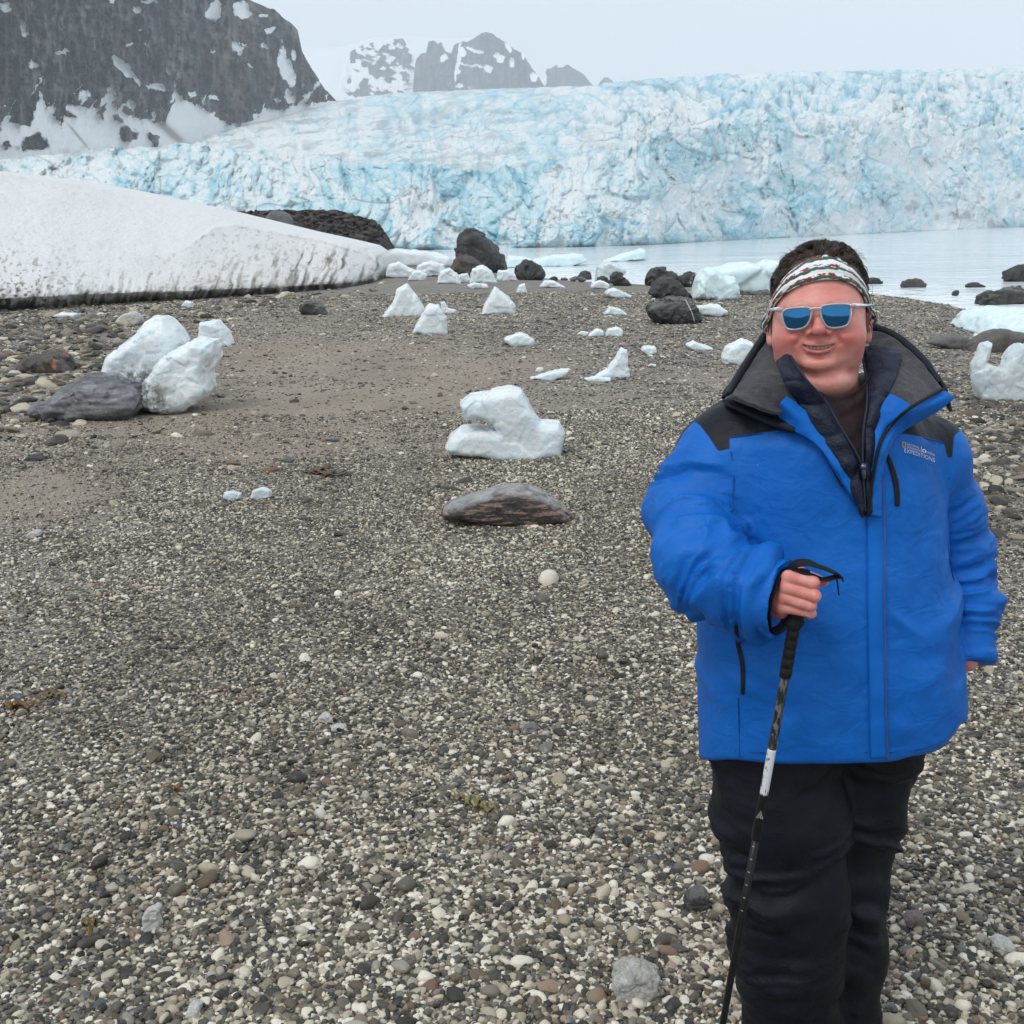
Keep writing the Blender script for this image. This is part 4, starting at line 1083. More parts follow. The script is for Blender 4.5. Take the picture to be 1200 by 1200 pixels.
# ================================================================== GRAVEL (far more stones than one could count)
def scatter(name, pts, scl, rot, tone, mat, seed, nvar=6, noise=.55):
    n = len(pts)
    me = bpy.data.meshes.new(name)
    me.vertices.add(n)
    me.vertices.foreach_set('co', np.asarray(pts, np.float32).ravel())
    for k, v, t in (('scl', scl, 'FLOAT_VECTOR'), ('rot', rot, 'FLOAT_VECTOR'), ('tone', tone, 'FLOAT'), ('var', np.random.RandomState(seed).randint(0, nvar, n), 'INT')):
        a = me.attributes.new(k, t, 'POINT')
        a.data.foreach_set('vector' if t == 'FLOAT_VECTOR' else 'value', np.asarray(v, np.int32 if t == 'INT' else np.float32).ravel())
    o = bpy.data.objects.new(name, me)
    COL.objects.link(o)
    ng = bpy.data.node_groups.new(name + '_nodes', 'GeometryNodeTree')
    ng.interface.new_socket('Geometry', in_out='INPUT', socket_type='NodeSocketGeometry')
    ng.interface.new_socket('Geometry', in_out='OUTPUT', socket_type='NodeSocketGeometry')
    N, Lk = ng.nodes, ng.links
    gi, go = N.new('NodeGroupInput'), N.new('NodeGroupOutput')
    jn = N.new('GeometryNodeJoinGeometry')
    posn = N.new('GeometryNodeInputPosition')
    for k in range(nvar):
        ic = N.new('GeometryNodeMeshIcoSphere'); ic.inputs['Radius'].default_value = 1.0; ic.inputs['Subdivisions'].default_value = 2 if nvar < 10 else 3
        nz = N.new('ShaderNodeTexNoise'); nz.noise_dimensions = '4D'
        nz.inputs['W'].default_value = seed * 10 + k * 3.7; nz.inputs['Scale'].default_value = .95; nz.inputs['Detail'].default_value = 1.5
        sub = N.new('ShaderNodeVectorMath'); sub.operation = 'SUBTRACT'; sub.inputs[1].default_value = (.5, .5, .5)
        mul = N.new('ShaderNodeVectorMath'); mul.operation = 'SCALE'; mul.inputs['Scale'].default_value = noise * 2.2
        sp = N.new('GeometryNodeSetPosition'); sm = N.new('GeometryNodeSetMaterial'); sm.inputs['Material'].default_value = mat
        ss = N.new('GeometryNodeSetShadeSmooth')
        g2 = N.new('GeometryNodeGeometryToInstance')
        Lk.new(posn.outputs[0], nz.inputs['Vector']); Lk.new(nz.outputs['Color'], sub.inputs[0]); Lk.new(sub.outputs[0], mul.inputs[0])
        Lk.new(ic.outputs['Mesh'], sp.inputs['Geometry']); Lk.new(mul.outputs[0], sp.inputs['Offset'])
        Lk.new(sp.outputs[0], ss.inputs['Geometry']); Lk.new(ss.outputs[0], sm.inputs['Geometry']); Lk.new(sm.outputs[0], g2.inputs[0]); Lk.new(g2.outputs[0], jn.inputs[0])
    ip = N.new('GeometryNodeInstanceOnPoints')
    def na(nm, t, sock):
        a = N.new('GeometryNodeInputNamedAttribute'); a.data_type = t; a.inputs['Name'].default_value = nm
        Lk.new(a.outputs['Attribute'], ip.inputs[sock])
    ip.inputs['Pick Instance'].default_value = True
    na('var', 'INT', 'Instance Index'); na('scl', 'FLOAT_VECTOR', 'Scale')
    a = N.new('GeometryNodeInputNamedAttribute'); a.data_type = 'FLOAT_VECTOR'; a.inputs['Name'].default_value = 'rot'
    er = N.new('FunctionNodeEulerToRotation'); Lk.new(a.outputs['Attribute'], er.inputs[0]); Lk.new(er.outputs[0], ip.inputs['Rotation'])
    Lk.new(gi.outputs[0], ip.inputs['Points']); Lk.new(jn.outputs[0], ip.inputs['Instance']); Lk.new(ip.outputs[0], go.inputs[0])
    md = o.modifiers.new('stones', 'NODES'); md.node_group = ng
    tag(o, kind='stuff')
    return o

m = M('pebble', Roughness=.55)
tn = m.attr('tone', 'INSTANCER')
P = m.pos()
tn2 = m.math('ADD', tn, m.math('MULTIPLY', m.math('SUBTRACT', m.noise(P, 160, 3), .5), .12))
c = m.ramp(tn2, [(0.0, (0.0166, 0.0153, 0.0126)), (.22, (0.0354, 0.0315, 0.0252)), (.40, (0.0728, 0.0630, 0.0477)), (.54, (0.1404, 0.1202, 0.0882)), (.66, (0.2340, 0.2019, 0.1485)), (.78, (0.3744, 0.3300, 0.2430)), (.89, (0.4992, 0.4432, 0.3375)), (.96, (0.6864, 0.6304, 0.5220)), (1, (0.7904, 0.7388, 0.6390))])
br = m.n('TexWhiteNoise', {'W': m.math('MULTIPLY', tn, 937.1)}, 'Value', noise_dimensions='1D')
c = m.mix(m.ramp(br, [(.80, 0), (.84, .35)]), c, (.24, .18, .11))
c = m.mix(m.ramp(br, [(.972, 0), (.98, .45)]), c, (.22, .11, .075))
c = m.mix(m.ramp(br, [(.08, .35), (.10, 0)]), c, (.12, .135, .15))
m.set('Base Color', c)
m.set('Roughness', m.ramp(br, [(0, .35), (1, .75)]))
PEB = m.mat

def wedge(rng, n, r0, r1, pw, half=R(27)):
    u = rng.rand(n)
    r = (r0 ** pw + u * (r1 ** pw - r0 ** pw)) ** (1 / pw)
    a = rng.uniform(-half, half, n)
    x = np.tan(a) * r + rng.uniform(-1.1, 1.1, n); y = r
    return x, y
def stones(rng, x, y, size, tone, lift=.25, flat=(.45, .85), tilt=.35):
    n = len(x)
    z = ground_z(x, y)
    el = rng.uniform(.75, 1.35, n)
    fl = rng.uniform(*flat, n)
    scl = np.stack([size * el, size / el, size * fl], 1)
    rot = np.stack([rng.normal(0, tilt, n), rng.normal(0, tilt, n), rng.uniform(0, 6.28, n)], 1)
    return np.stack([x, y, z + size * fl * lift], 1), scl, rot, tone

rng = np.random.RandomState(7)
def pick_tone(n, x=None, y=None):
    t = rng.beta(1.05, 1.10, n)
    if x is not None: t = np.clip(t + .13 * fbm(np.stack([x * .8, y * .45, 0 * x], -1), 3, 91) + .08 * fbm(np.stack([x * 3, y * 2, 0 * x], -1), 2, 93), 0, .97)
    w = rng.rand(n) < .06
    t[w] = rng.uniform(.86, 1, w.sum())
    return t
# near field: size a little above what the picture resolves, thinner where sand shows
N1 = 420000
x, y = wedge(rng, N1, 1.9, 11.5, .85)
size = np.exp(rng.normal(np.log(.0062), .34, N1)) * np.interp(y, [2, 4, 7, 12], [1.12, .95, .95, 1.15])
big_ = rng.rand(N1) < .007
size[big_] *= rng.uniform(1.8, 2.8, big_.sum())
s = sand_mask(x, y)
patch = fbm(np.stack([x * .9, y * .7, 0 * x], -1), 3, 55)
size = size * (1 + .22 * patch)
keep = (rng.rand(N1) < np.clip(1.08 - 1.0 * s, .16, 1)) & (shore_sd(x, y) > .1)
x, y, size = x[keep], y[keep], size[keep]
A = stones(rng, x, y, size, pick_tone(len(x), x, y))
# farther field: bigger, sparser
N2 = 205000
x, y = wedge(rng, N2, 8.5, 34, .7)
size = np.exp(rng.normal(np.log(.0085), .42, N2)) * (y / 10) ** .55
s = sand_mask(x, y)
keep = (rng.rand(N2) < np.clip(1.05 - 1.0 * s, .2, 1)) & (shore_sd(x, y) > .05)
x, y, size = x[keep], y[keep], size[keep]
Bq = stones(rng, x, y, size, pick_tone(len(x), x, y), lift=.15, flat=(.3, .6), tilt=.2)
cat = [np.concatenate([a, b]) for a, b in zip(A, Bq)]
scatter('gravel', *cat, PEB, 3, nvar=9, noise=.5)

# cobbles: a belt along the foot of the snowbank, scattered stones on the sand, the heap at the lower right edge
def in_px(n, x0, x1, y0, y1, fn):
    px = rng.uniform(x0, x1, n); py = rng.uniform(y0, y1, n)
    k = rng.rand(n) < fn(px, py)
    P = at_z(px[k], py[k], 0)
    return P[:, 0], P[:, 1]
def belt(px, py):
    foot = interp(px, [(-200, 372), (0, 366), (130, 357), (220, 352), (340, 343), (452, 326)])
    wide = interp(px, [(-200, 150), (0, 125), (90, 105), (150, 60), (200, 36), (300, 24), (430, 12)])
    k = (py - foot) / wide
    return np.where(k < -.02, 0, np.exp(-(np.maximum(k, 0) / .75) ** 2)) * (.85 + .3 * fbm(np.stack([px / 50, py / 20, 0 * px], -1), 2, 3))
x1, y1 = in_px(13000, -200, 455, 326, 520, belt)
s1 = np.exp(rng.normal(np.log(.053), .48, len(x1)))
def sparse(px, py):
    return .6 * np.exp(-((px - 230) / 300) ** 2 - ((py - 500) / 75) ** 2)
x2, y2 = in_px(1500, -60, 800, 400, 640, sparse)
s2 = np.exp(rng.normal(np.log(.026), .4, len(x2)))
x3, y3 = in_px(5200, 1010, 1320, 420, 640, lambda px, py: np.clip((px - 1050 + (py - 430) * .2) / 110, 0, 1) * np.exp(-((py - 490) / 85) ** 2))
s3 = np.exp(rng.normal(np.log(.030), .38, len(x3)))
x4, y4 = in_px(330, -50, 1250, 640, 1215, lambda px, py: 0 * px + .6)
s4 = np.exp(rng.normal(np.log(.017), .28, len(x4)))
x = np.concatenate([x1, x2, x3, x4]); y = np.concatenate([y1, y2, y3, y4]); size = np.concatenate([s1, s2, s3, s4])
k = shore_sd(x, y) > .15
tone = rng.beta(1.4, 1.9, len(x)); w = rng.rand(len(x)) < .08; tone[w] = rng.uniform(.8, .97, w.sum())
scatter('cobbles', *stones(rng, x[k], y[k], size[k], tone[k], lift=.12, flat=(.3, .65), tilt=.25), PEB, 11, nvar=12, noise=.6)
# ================================================================== PERSON
ROOT = np.array([float(at(958, 1120, 2.15)[0]), 2.15, 0.0])
HIPX = float(at(962, 885, 2.15)[0])
ROOT[2] = float(ground_z(ROOT[0], ROOT[1]))
person = bpy.data.objects.new('person', None)
COL.objects.link(person)
person.location = ROOT
tag(person, 'smiling person in a blue parka, patterned headband and mirrored sunglasses leaning on a walking pole', 'person')

def part(name, V, F, mat, parent=person, **k):
    return mesh_obj(name, V, F, mat, parent=parent, origin=ROOT, **k)

def A1(px, py, Y): return at(px, py, Y)

# ------------------------------------------------------------------ head frame
HC = A1(959.5, 372, 2.11)                     # between the ears at eye height
_f = np.array(CAMLOC) - HC; _f /= np.linalg.norm(_f)
_x = np.cross(np.array([0, 0, 1.0]), _f); _x = _x / np.linalg.norm(_x)      # towards picture right
_z = np.cross(_f, _x)
ra = R(2.0)
HX = _x * math.cos(ra) + _z * math.sin(ra); HZ = _z * math.cos(ra) - _x * math.sin(ra); HF = _f
def hw(p):
    p = np.asarray(p, float)
    return HC + p[..., :1] * HX + p[..., 1:2] * HF + p[..., 2:3] * HZ
def to_head(P):
    q = np.asarray(P) - HC
    return np.stack([q @ HX, q @ HF, q @ HZ], -1)

def head_field():
    g = Field((-.112, -.135, -.19), (.112, .142, .145), .0022)
    d = g.ell((0, -.010, .030), (.080, .100, .098))
    d = smin(d, g.ell((0, .026, -.025), (.083, .074, .085)), .03)
    d = smin(d, g.ell((0, .018, -.068), (.070, .064, .044)), .03)
    for s in (-1, 1):
        d = smin(d, g.ell((s * .046, .058, -.038), (.035, .032, .030)), .022)
        d = smin(d, g.ell((s * .043, .032, -.070), (.026, .036, .030)), .025)
    d = smin(d, g.ell((0, .083, -.0825), (.029, .019, .0185)), .013)
    d = smin(d, g.ell((0, .031, -.117), (.066, .056, .037)), .011)
    d = smin(d, g.cone((0, -.018, -.08), (0, -.045, -.26), .072, .084), .025)
    d = smin(d, g.ell((0, .084, .020), (.056, .014, .012)), .02)
    for s in (-1, 1):                                            # sockets and lids under the lenses
        d = smax(d, -g.ell((s * .033, .108, .0), (.021, .018, .013)), .012)
        d = smin(d, g.ell((s * .033, .083, -.001), (.016, .0135, .0125)), .004)
    n = g.cone((0, .088, .008), (0, .113, -.0205), .0068, .0102)
    n = smin(n, g.ell((0, .1125, -.0230), (.0125, .0115, .0092)), .006)
    for s in (-1, 1):
        n = smin(n, g.ell((s * .0172, .0985, -.0245), (.0085, .0130, .0088)), .0035)
    d = smin(d, n, .007)
    for s in (-1, 1):
        d = smax(d, -g.ell((s * .0090, .1055, -.0328), (.0056, .0080, .0042)), .003)
    # mouth: smiling lips
    um = [(-0.0299, .0935, -.0462), (-0.0192, .0985, -.0490), (-0.0068, .1012, -.0490), (0, .1014, -.0497), (0.0068, .1012, -.0490), (0.0192, .0985, -.0490), (0.0299, .0935, -.0462)]
    lm = [(-0.0282, .0935, -.0475), (-0.0169, .0980, -.0588), (0, .1005, -.0628), (0.0169, .0980, -.0588), (0.0282, .0935, -.0475)]
    lips = smin(g.chain(um, (.0012, .0034, .0042, .0038, .0042, .0034, .0012), .002), g.chain(lm, (.0012, .0044, .0058, .0044, .0012), .003), .002)
    d = smin(d, lips, .006)
    for dy in (.003, -.003, -.009):
        slit = g.chain([(-0.0316, .0945 + dy, -.0464), (-0.0226, .0995 + dy, -.0503), (-0.0124, .1022 + dy, -.0537), (0, .1035 + dy, -.0551), (0.0124, .1022 + dy, -.0537), (0.0226, .0995 + dy, -.0503), (0.0316, .0945 + dy, -.0464)], (.0010, .0024, .0033, .0036, .0033, .0024, .0010))
        d = smax(d, -slit, .0015)
    d = smax(d, -g.ell((0, .105, -.0715), (.024, .011, .0034)), .009)
    d = smax(d, -g.chain([(-.052, .080, -.092), (-.03, .092, -.1035), (0, .096, -.1065), (.03, .092, -.1035), (.052, .080, -.092)], (.002, .0025, .003, .0025, .002)), .016)
    for s in (-1, 1):                                            # ears
        e = g.ell((s * .0895, -.010, -.016), (.0085, .019, .031))
        e = smin(e, g.ell((s * .088, .000, -.041), (.0075, .010, .011)), .006)
        e = smax(e, -g.ell((s * .0995, -.004, -.012), (.0062, .011, .019)), .004)
        d = smin(d, e, .006)
    return g, d, lips
_g, _d, _lip = head_field()
Vh, Fh = _g.mesh(_d)
_keep = (Vh[:, 2] > -.183)
Vh = smooth_mesh(Vh, Fh, 1, .4)
# soft creases pressed into the face: smile folds, chin, under-eye; cheeks lifted by the smile
_fr = sstep(.03, .06, Vh[:, 1])
def crease(pts, w, depth):
    return depth * np.exp(-(line_d(Vh[:, 0], Vh[:, 2], pts) / w) ** 2) * _fr
_dy = 0
for s_ in (-1, 1):
    _dy = _dy - crease([(s_ * .021, -.021), (s_ * .030, -.033), (s_ * .0380, -.0455)], .0050, .0036) - crease([(s_ * .0355, -.045), (s_ * .0395, -.056), (s_ * .040, -.066)], .0065, .0010)
    _dy = _dy - crease([(s_ * .017, -.020), (s_ * .028, -.0275), (s_ * .045, -.026)], .004, .0012)
    _dy = _dy + .0058 * np.exp(-((Vh[:, 0] - s_ * .047) / .017) ** 2 - ((Vh[:, 2] + .036) / .013) ** 2) * _fr
_dy = _dy - crease([(-.006, -.0375), (0, -.041), (.006, -.0375)], .004, .0008)
_dy = _dy + .0007 * fbm(Vh * 70, 3, 71) * _fr
Vh[:, 1] += _dy
browv = np.zeros(len(Vh))
for s_ in (-1, 1):
    browv = np.maximum(browv, np.exp(-(line_d(Vh[:, 0], Vh[:, 2], [(s_ * .016, .0255), (s_ * .034, .0305), (s_ * .053, .0260)]) / .0032) ** 2) * _fr)
# colour fields on the skin
lipv = np.clip(1 - np.maximum(0, np.minimum.reduce([
    line_d(Vh[:, 0], Vh[:, 2], [(-.027, -.0462), (-.012, -.0492), (0, -.0494), (.012, -.0492), (.027, -.0462)]) - .0028,
    line_d(Vh[:, 0], Vh[:, 2], [(-.024, -.0495), (-.014, -.0595), (0, -.0630), (.014, -.0595), (.024, -.0495)]) - .0042])) / .0022, 0, 1) * (Vh[:, 1] > .05)
def bl(c, r): return np.exp(-(((Vh - np.array(c)) / np.array(r)) ** 2).sum(1))
redv = np.clip(bl((.050, .085, -.036), (.030, .05, .026)) + bl((-.050, .085, -.036), (.030, .05, .026)) + .8 * bl((0, .115, -.022), (.02, .03, .02)) + .55 * bl((0, .08, -.085), (.034, .05, .02)) + .45 * bl((0, .07, .05), (.06, .06, .03)) + .5 * bl((.088, -.01, -.01), (.02, .04, .04)), 0, 1)
FACE = BVHTree.FromPolygons([Vector(v) for v in Vh], [tuple(map(int, f)) for f in Fh])

# ------------------------------------------------------------------ hands, trunk, limbs: the rest of the one body mesh
def hand_right():
    P = lambda x, y, Y: tuple(A1(x, y, Y))
    lo = np.min([P(890, 735, 1.75), P(890, 735, 1.93)], 0); hi = np.max([P(972, 655, 1.75), P(972, 655, 1.93)], 0)
    g = Field((min(lo[0], hi[0]) - .02, 1.755, min(lo[2], hi[2]) - .01), (max(lo[0], hi[0]) + .01, 1.93, max(lo[2], hi[2]) + .02), .0013)
    d = g.chain([P(924, 679, 1.853), P(918, 698, 1.86), P(914, 714, 1.862)], (.0155, .0185, .0165), .01)
    d = smin(d, g.cone(P(922, 684, 1.835), P(916, 712, 1.842), .0125, .0115), .012)
    d = smin(d, g.cone(P(913, 700, 1.865), P(872, 694, 1.90), .026, .030), .02)
    fingers = [([(924, 676, 1.835), (953, 683, 1.797), (954, 686, 1.838), (938, 687, 1.862)], (.0122, .0108, .0095, .0085)),
               ([(922, 688, 1.832), (954.5, 698, 1.790), (955, 700, 1.834), (938, 700, 1.862)], (.0118, .0106, .0095, .0085)),
               ([(919, 700, 1.834), (950, 709.5, 1.796), (951, 711, 1.836), (936, 711, 1.862)], (.0110, .0096, .0088, .008)),
               ([(916, 711, 1.838), (951, 719.0, 1.806), (949, 720, 1.838), (936, 720, 1.860)], (.0098, .0080, .0075, .007))]
    f = None
    for pts, rad in fingers:
        c = g.chain([P(*p) for p in pts], rad, .004)
        f = c if f is None else smin(f, c, .0022)
    d = smin(d, f, .007)
    th = g.chain([P(921, 676, 1.868), P(938, 672, 1.868), P(955, 679, 1.840), P(966, 682, 1.820)], (.0145, .0115, .0098, .0078), .004)
    d = smin(d, th, .006)
    V, F = g.mesh(d)
    return smooth_mesh(V, F, 1, .4), F
Vr, Fr = hand_right()

def trunk():
    g = Field((ROOT[0] - .50, 1.85, ROOT[2] - .02), (ROOT[0] + .42, 2.36, 1.56), .012)
    P = lambda x, y, Y: tuple(A1(x, y, Y))
    nk = hw((0, -.045, -.17))
    sh = A1(965, 520, 2.15)
    d = g.cone(nk, sh, .075, .085)
    d = smin(d, g.cone(P(872, 520, 2.15), P(1058, 520, 2.17), .06, .06), .05)
    d = smin(d, g.chain([sh, P(968, 640, 2.13), P(972, 760, 2.13), P(966, 800, 2.15)], (.11, .15, .15, .09), .05), .05)
    d = smin(d, g.chain([P(850, 530, 2.14), P(830, 640, 2.05), P(880, 690, 1.92)], (.05, .042, .030), .02), .03)
    d = smin(d, g.chain([P(1085, 530, 2.17), P(1116, 650, 2.20), P(1128, 735, 2.15), P(1131, 772, 2.105)], (.045, .035, .027, .029), .02), .03)
    d = smin(d, g.chain([tuple(at(915, 890, 2.13)), tuple(at(923, 1060, 2.06)), tuple(at(932, 1180, 2.06))], (.070, .055, .04), .03), .03)
    d = smin(d, g.chain([tuple(at(1012, 880, 2.18)), tuple(at(994, 1040, 2.13)), tuple(at(988, 1180, 2.12))], (.070, .055, .04), .03), .03)
    return g.mesh(d)
Vt, Ft = trunk()
Vt = smooth_mesh(Vt, Ft, 1)
m = M('skin', Roughness=.40)
P = m.pos()
base = m.ramp(m.noise(P, 28, 5), [(.3, (.71, .305, .25)), (.7, (.79, .385, .32))])
c = m.mix(m.math('MULTIPLY', m.attr('red'), .95), base, (.64, .165, .145))
c = m.mix(m.math('MULTIPLY', m.attr('lip'), .85), c, (.46, .13, .12))
c = m.mix(m.ramp(m.noise(P, 55, 5, .65), [(.45, 0), (.72, .5)]), c, (.60, .19, .16))
c = m.mix(m.ramp(m.noise(P, 240, 3), [(.58, 0), (.72, .28)]), c, (.45, .17, .12))
c = m.mix(m.math('MULTIPLY', m.attr('brow'), m.ramp(m.noise(P, 500, 2), [(.35, .1), (.65, .4)])), c, (.22, .11, .085))
m.set('Base Color', c)
m.set('Subsurface Weight', .18); m.set('Subsurface Radius', (1, .35, .2)); m.set('Subsurface Scale', .008)
m.set('Normal', m.bump(m.math('ADD', m.noise(P, 700, 3), m.noise(P, 180, 3)), .22, .0015))
SKIN = m.mat
VB = np.concatenate([hw(Vh), Vr, Vt]); FB = np.concatenate([Fh, Fr + len(Vh), Ft + len(Vh) + len(Vr)])
hr = np.clip(.35 + .5 * vnoise(Vr * 60, 3), 0, 1)
part('body', VB, FB, SKIN, attrs={'brow': np.concatenate([browv, 0 * Vr[:, 0], 0 * Vt[:, 0]]), 'lip': np.concatenate([lipv, 0 * Vr[:, 0], 0 * Vt[:, 0]]), 'red': np.concatenate([redv, hr, .2 + 0 * Vt[:, 0]])})

# teeth
m = M('tooth_enamel', Roughness=.3); m.set('Base Color', (.46, .39, .31))
m.set('Subsurface Weight', .1)
tv = []
for k in range(-4, 5):
    x = k * .0061
    yy = .1000 - 9.0 * x * x
    w, h = .00298, .0034
    zc = -.0540 + 8.5 * x * x
    p = np.array([[x + sx * w, yy - .003 + (0 if sy else .003) - abs(sx) * .0004, zc + sz * h] for sy in (0, 1) for sx in (-1, 0, 1) for sz in (-1, 1)])
    f = [(0, 2, 3, 1), (2, 4, 5, 3), (6, 7, 9, 8), (8, 9, 11, 10), (0, 1, 7, 6), (4, 10, 11, 5), (0, 6, 8, 2), (2, 8, 10, 4), (1, 3, 9, 7), (3, 5, 11, 9)]
    tv.append((hw(p), f))
part('teeth', *join(*tv), m.mat)

# ------------------------------------------------------------------ parka
def torso_rows():
    rows = [(455, 905, 1030, .10), (480, 862, 1078, .150), (515, 836, 1102, .172), (560, 832, 1106, .180), (620, 828, 1110, .185), (700, 822, 1118, .205), (780, 822, 1128, .215), (840, 824, 1128, .213), (893, 826, 1120, .205), (930, 826, 1118, .20)]
    out = []
    for py, l, r, b in rows:
        pl, pr = at(l, py, 2.09), at(r, py, 2.10)
        out.append(((pl[2] + pr[2]) / 2, (pl[0] + pr[0]) / 2, (pr[0] - pl[0]) / 2, b))
    return np.array(out)[::-1]
TR = torso_rows()
HEM_Z = float(A1(940, 892, 1.93)[2])
g = Field((A1(745, 640, 1.9)[0] - .03, 1.74, HEM_Z - .28), (A1(1175, 640, 2.2)[0] + .03, 2.42, 1.54), .0052)
Pz = g.P[..., 2]
cx = np.interp(Pz, TR[:, 0], TR[:, 1]); aw = np.interp(Pz, TR[:, 0], TR[:, 2]); bw = np.interp(Pz, TR[:, 0], TR[:, 3])
ycen = 2.135 + .02 * sstep(1.0, 1.4, Pz)
X_, Y_ = (g.P[..., 0] - cx) / aw, (g.P[..., 1] - ycen) / bw
rho = (np.abs(X_) ** 2.3 + np.abs(Y_) ** 2.3) ** (1 / 2.3)
d = (rho - 1) * np.minimum(aw, bw)
topc = g.cone(A1(850, 535, 2.15), A1(1088, 535, 2.17), .073, .070)
trap = g.cone(A1(905, 480, 2.17), A1(1030, 476, 2.18), .07, .07)
d = smax(d, Pz - 1.475, .05)
d = smin(smin(d, topc, .06), trap, .05)
SL = dict(
    l=([(842, 540, 2.14), (812, 598, 2.085), (822, 655, 1.99), (868, 690, 1.915), (914, 702, 1.868)], (.078, .084, .083, .076, .071)),
    r=([(1090, 545, 2.17), (1112, 600, 2.19), (1120, 655, 2.195), (1130, 715, 2.16), (1132, 770, 2.115)], (.068, .065, .064, .063, .058)))
slv = {}
for key, (pts, rad) in SL.items():
    slv[key] = ([np.array(A1(*p)) for p in pts], rad)
a_l = g.chain(*slv['l'], .03); a_r = g.chain(*slv['r'], .03)
# cut the left-hand cuff square and open
e1_, e0_ = slv['l'][0][-1], slv['l'][0][-2]
ax = (e1_ - e0_) / np.linalg.norm(e1_ - e0_)
cutl = (g.P - np.float32(e1_ + ax * .012)) @ np.float32(ax)
a_l = smax(a_l, cutl, .006)
a_l = smax(a_l, -smax(g.cone(e1_ - ax * .05, e1_ + ax * .1, .058, .060), -cutl - .05, .004), .003)
f1_, f0_ = slv['r'][0][-1], slv['r'][0][-2]
axr = (f1_ - f0_) / np.linalg.norm(f1_ - f0_)
cutr = (g.P - np.float32(f1_ + axr * .01)) @ np.float32(axr)
a_r = smax(a_r, cutr, .006)
up_l = sstep(1.20, 1.36, Pz)
d = np.where(True, smin(d, a_l, .010 + .05 * up_l), d)
d = smin(d, a_r, .008 + .04 * up_l)
# straight hem, a touch higher at picture right
hpx, hpy = pix(g.P)
hemrow = interp(hpx.ravel(), [(800, 889), (826, 890), (930, 893), (1020, 894), (1045, 893), (1080, 884), (1105, 873), (1125, 846)]).reshape(hpx.shape)
d = smax(d, (hpy - hemrow) * .00165, .004)
Vj, Fj = g.mesh(d.astype(np.float32))
Vj = smooth_mesh(Vj, Fj, 2, .5)
Nj = normals(Vj, Fj)
def seg_param(V, pts):
    """distance to and arc length along a poly-line, plus direction"""
    best = np.full(len(V), 9.0); s = np.zeros(len(V)); T = np.zeros((len(V), 3)); acc = 0
    for a, b in zip(pts[:-1], pts[1:]):
        e = b - a; L_ = np.linalg.norm(e)
        t = np.clip(((V - a) @ e) / (L_ * L_), 0, 1)
        dd = np.linalg.norm(V - a - t[:, None] * e, axis=1)
        k = dd < best
        best = np.where(k, dd, best); s = np.where(k, acc + t * L_, s); T[k] = e / L_
        acc += L_
    return best, s, T
dl, sl_, Tl = seg_param(Vj, slv['l'][0]); dr, sr_, Tr = seg_param(Vj, slv['r'][0])
onl = sstep(.108, .088, dl); onr = sstep(.092, .074, dr) * (1 - onl)
tors = 1 - np.maximum(onl, onr)
def folds(V, s, ax_f, ang_f, seed):
    w = .045 * fbm(V * 6, 2, seed) + .012 * fbm(V * 17, 2, seed + 1)
    q = np.stack([(s + w) * ax_f, V[:, 2] * ang_f + V[:, 0] * ang_f * .6, V[:, 1] * ang_f], -1)
    a = 1 - np.abs(vnoise(q, seed)) * 2.4
    return np.clip(a, -.5, 1) * sstep(-.45, .25, fbm(V * 8 + seed, 2, seed + 2))
disp = onl * (.020 * folds(Vj, sl_, 24, 4.0, 3) + .010 * folds(Vj, sl_, 46, 8, 6) + .006 * fbm(Vj * 11, 3, 8)) * sstep(.0, .10, sl_)
disp += onr * (.013 * folds(Vj, sr_, 25, 4.5, 13) + .009 * folds(Vj, sr_, 50, 9, 16) + .004 * fbm(Vj * 13, 3, 18)) * sstep(.02, .12, sr_) * (.25 + .75 * sstep(0, .10, sr_.max() - sr_))
# body of the coat: long soft folds running down and towards the pocketed hand
u = (Vj[:, 0] - ROOT[0]); zz = Vj[:, 2]
diag = u * .82 - (zz - 1.0) * .57; along = u * .57 + (zz - 1.0) * .82
rgt = sstep(-.05, .20, u)
tf = .0135 * folds(np.stack([along, diag, zz], -1), diag, 15, 2.2, 23) * rgt * sstep(1.32, 1.12, zz)
tf += .011 * folds(np.stack([diag, along, zz], -1), u * .8 + (zz - 1) * .6, 13, 2.2, 29) * (1 - rgt) * sstep(1.28, 1.05, zz)
tf += .011 * fbm(Vj * np.array([7, 7, 4.0]), 3, 33) + .0016 * fbm(Vj * 40, 3, 35)
disp += tors * tf
front = Nj[:, 1] < 0
Vj = Vj + Nj * (disp * (.25 + .75 * sstep(HEM_Z - .01, HEM_Z + .08, zz)))[:, None]
Nj = normals(Vj, Fj)
JK = BVHTree.FromPolygons([Vector(v) for v in Vj], [tuple(map(int, f)) for f in Fj])
def hit(px, py, lift=0.0, fallback=2.0):
    """the coat's surface seen at photo pixel px, py, raised by lift metres towards the viewer"""
    dv = Vector(rays(float(px), float(py))).normalized()
    h = JK.ray_cast(CAMLOC, dv)
    if h[0] is None:
        return A1(px, py, fallback)
    return np.array(h[0] - dv * lift)
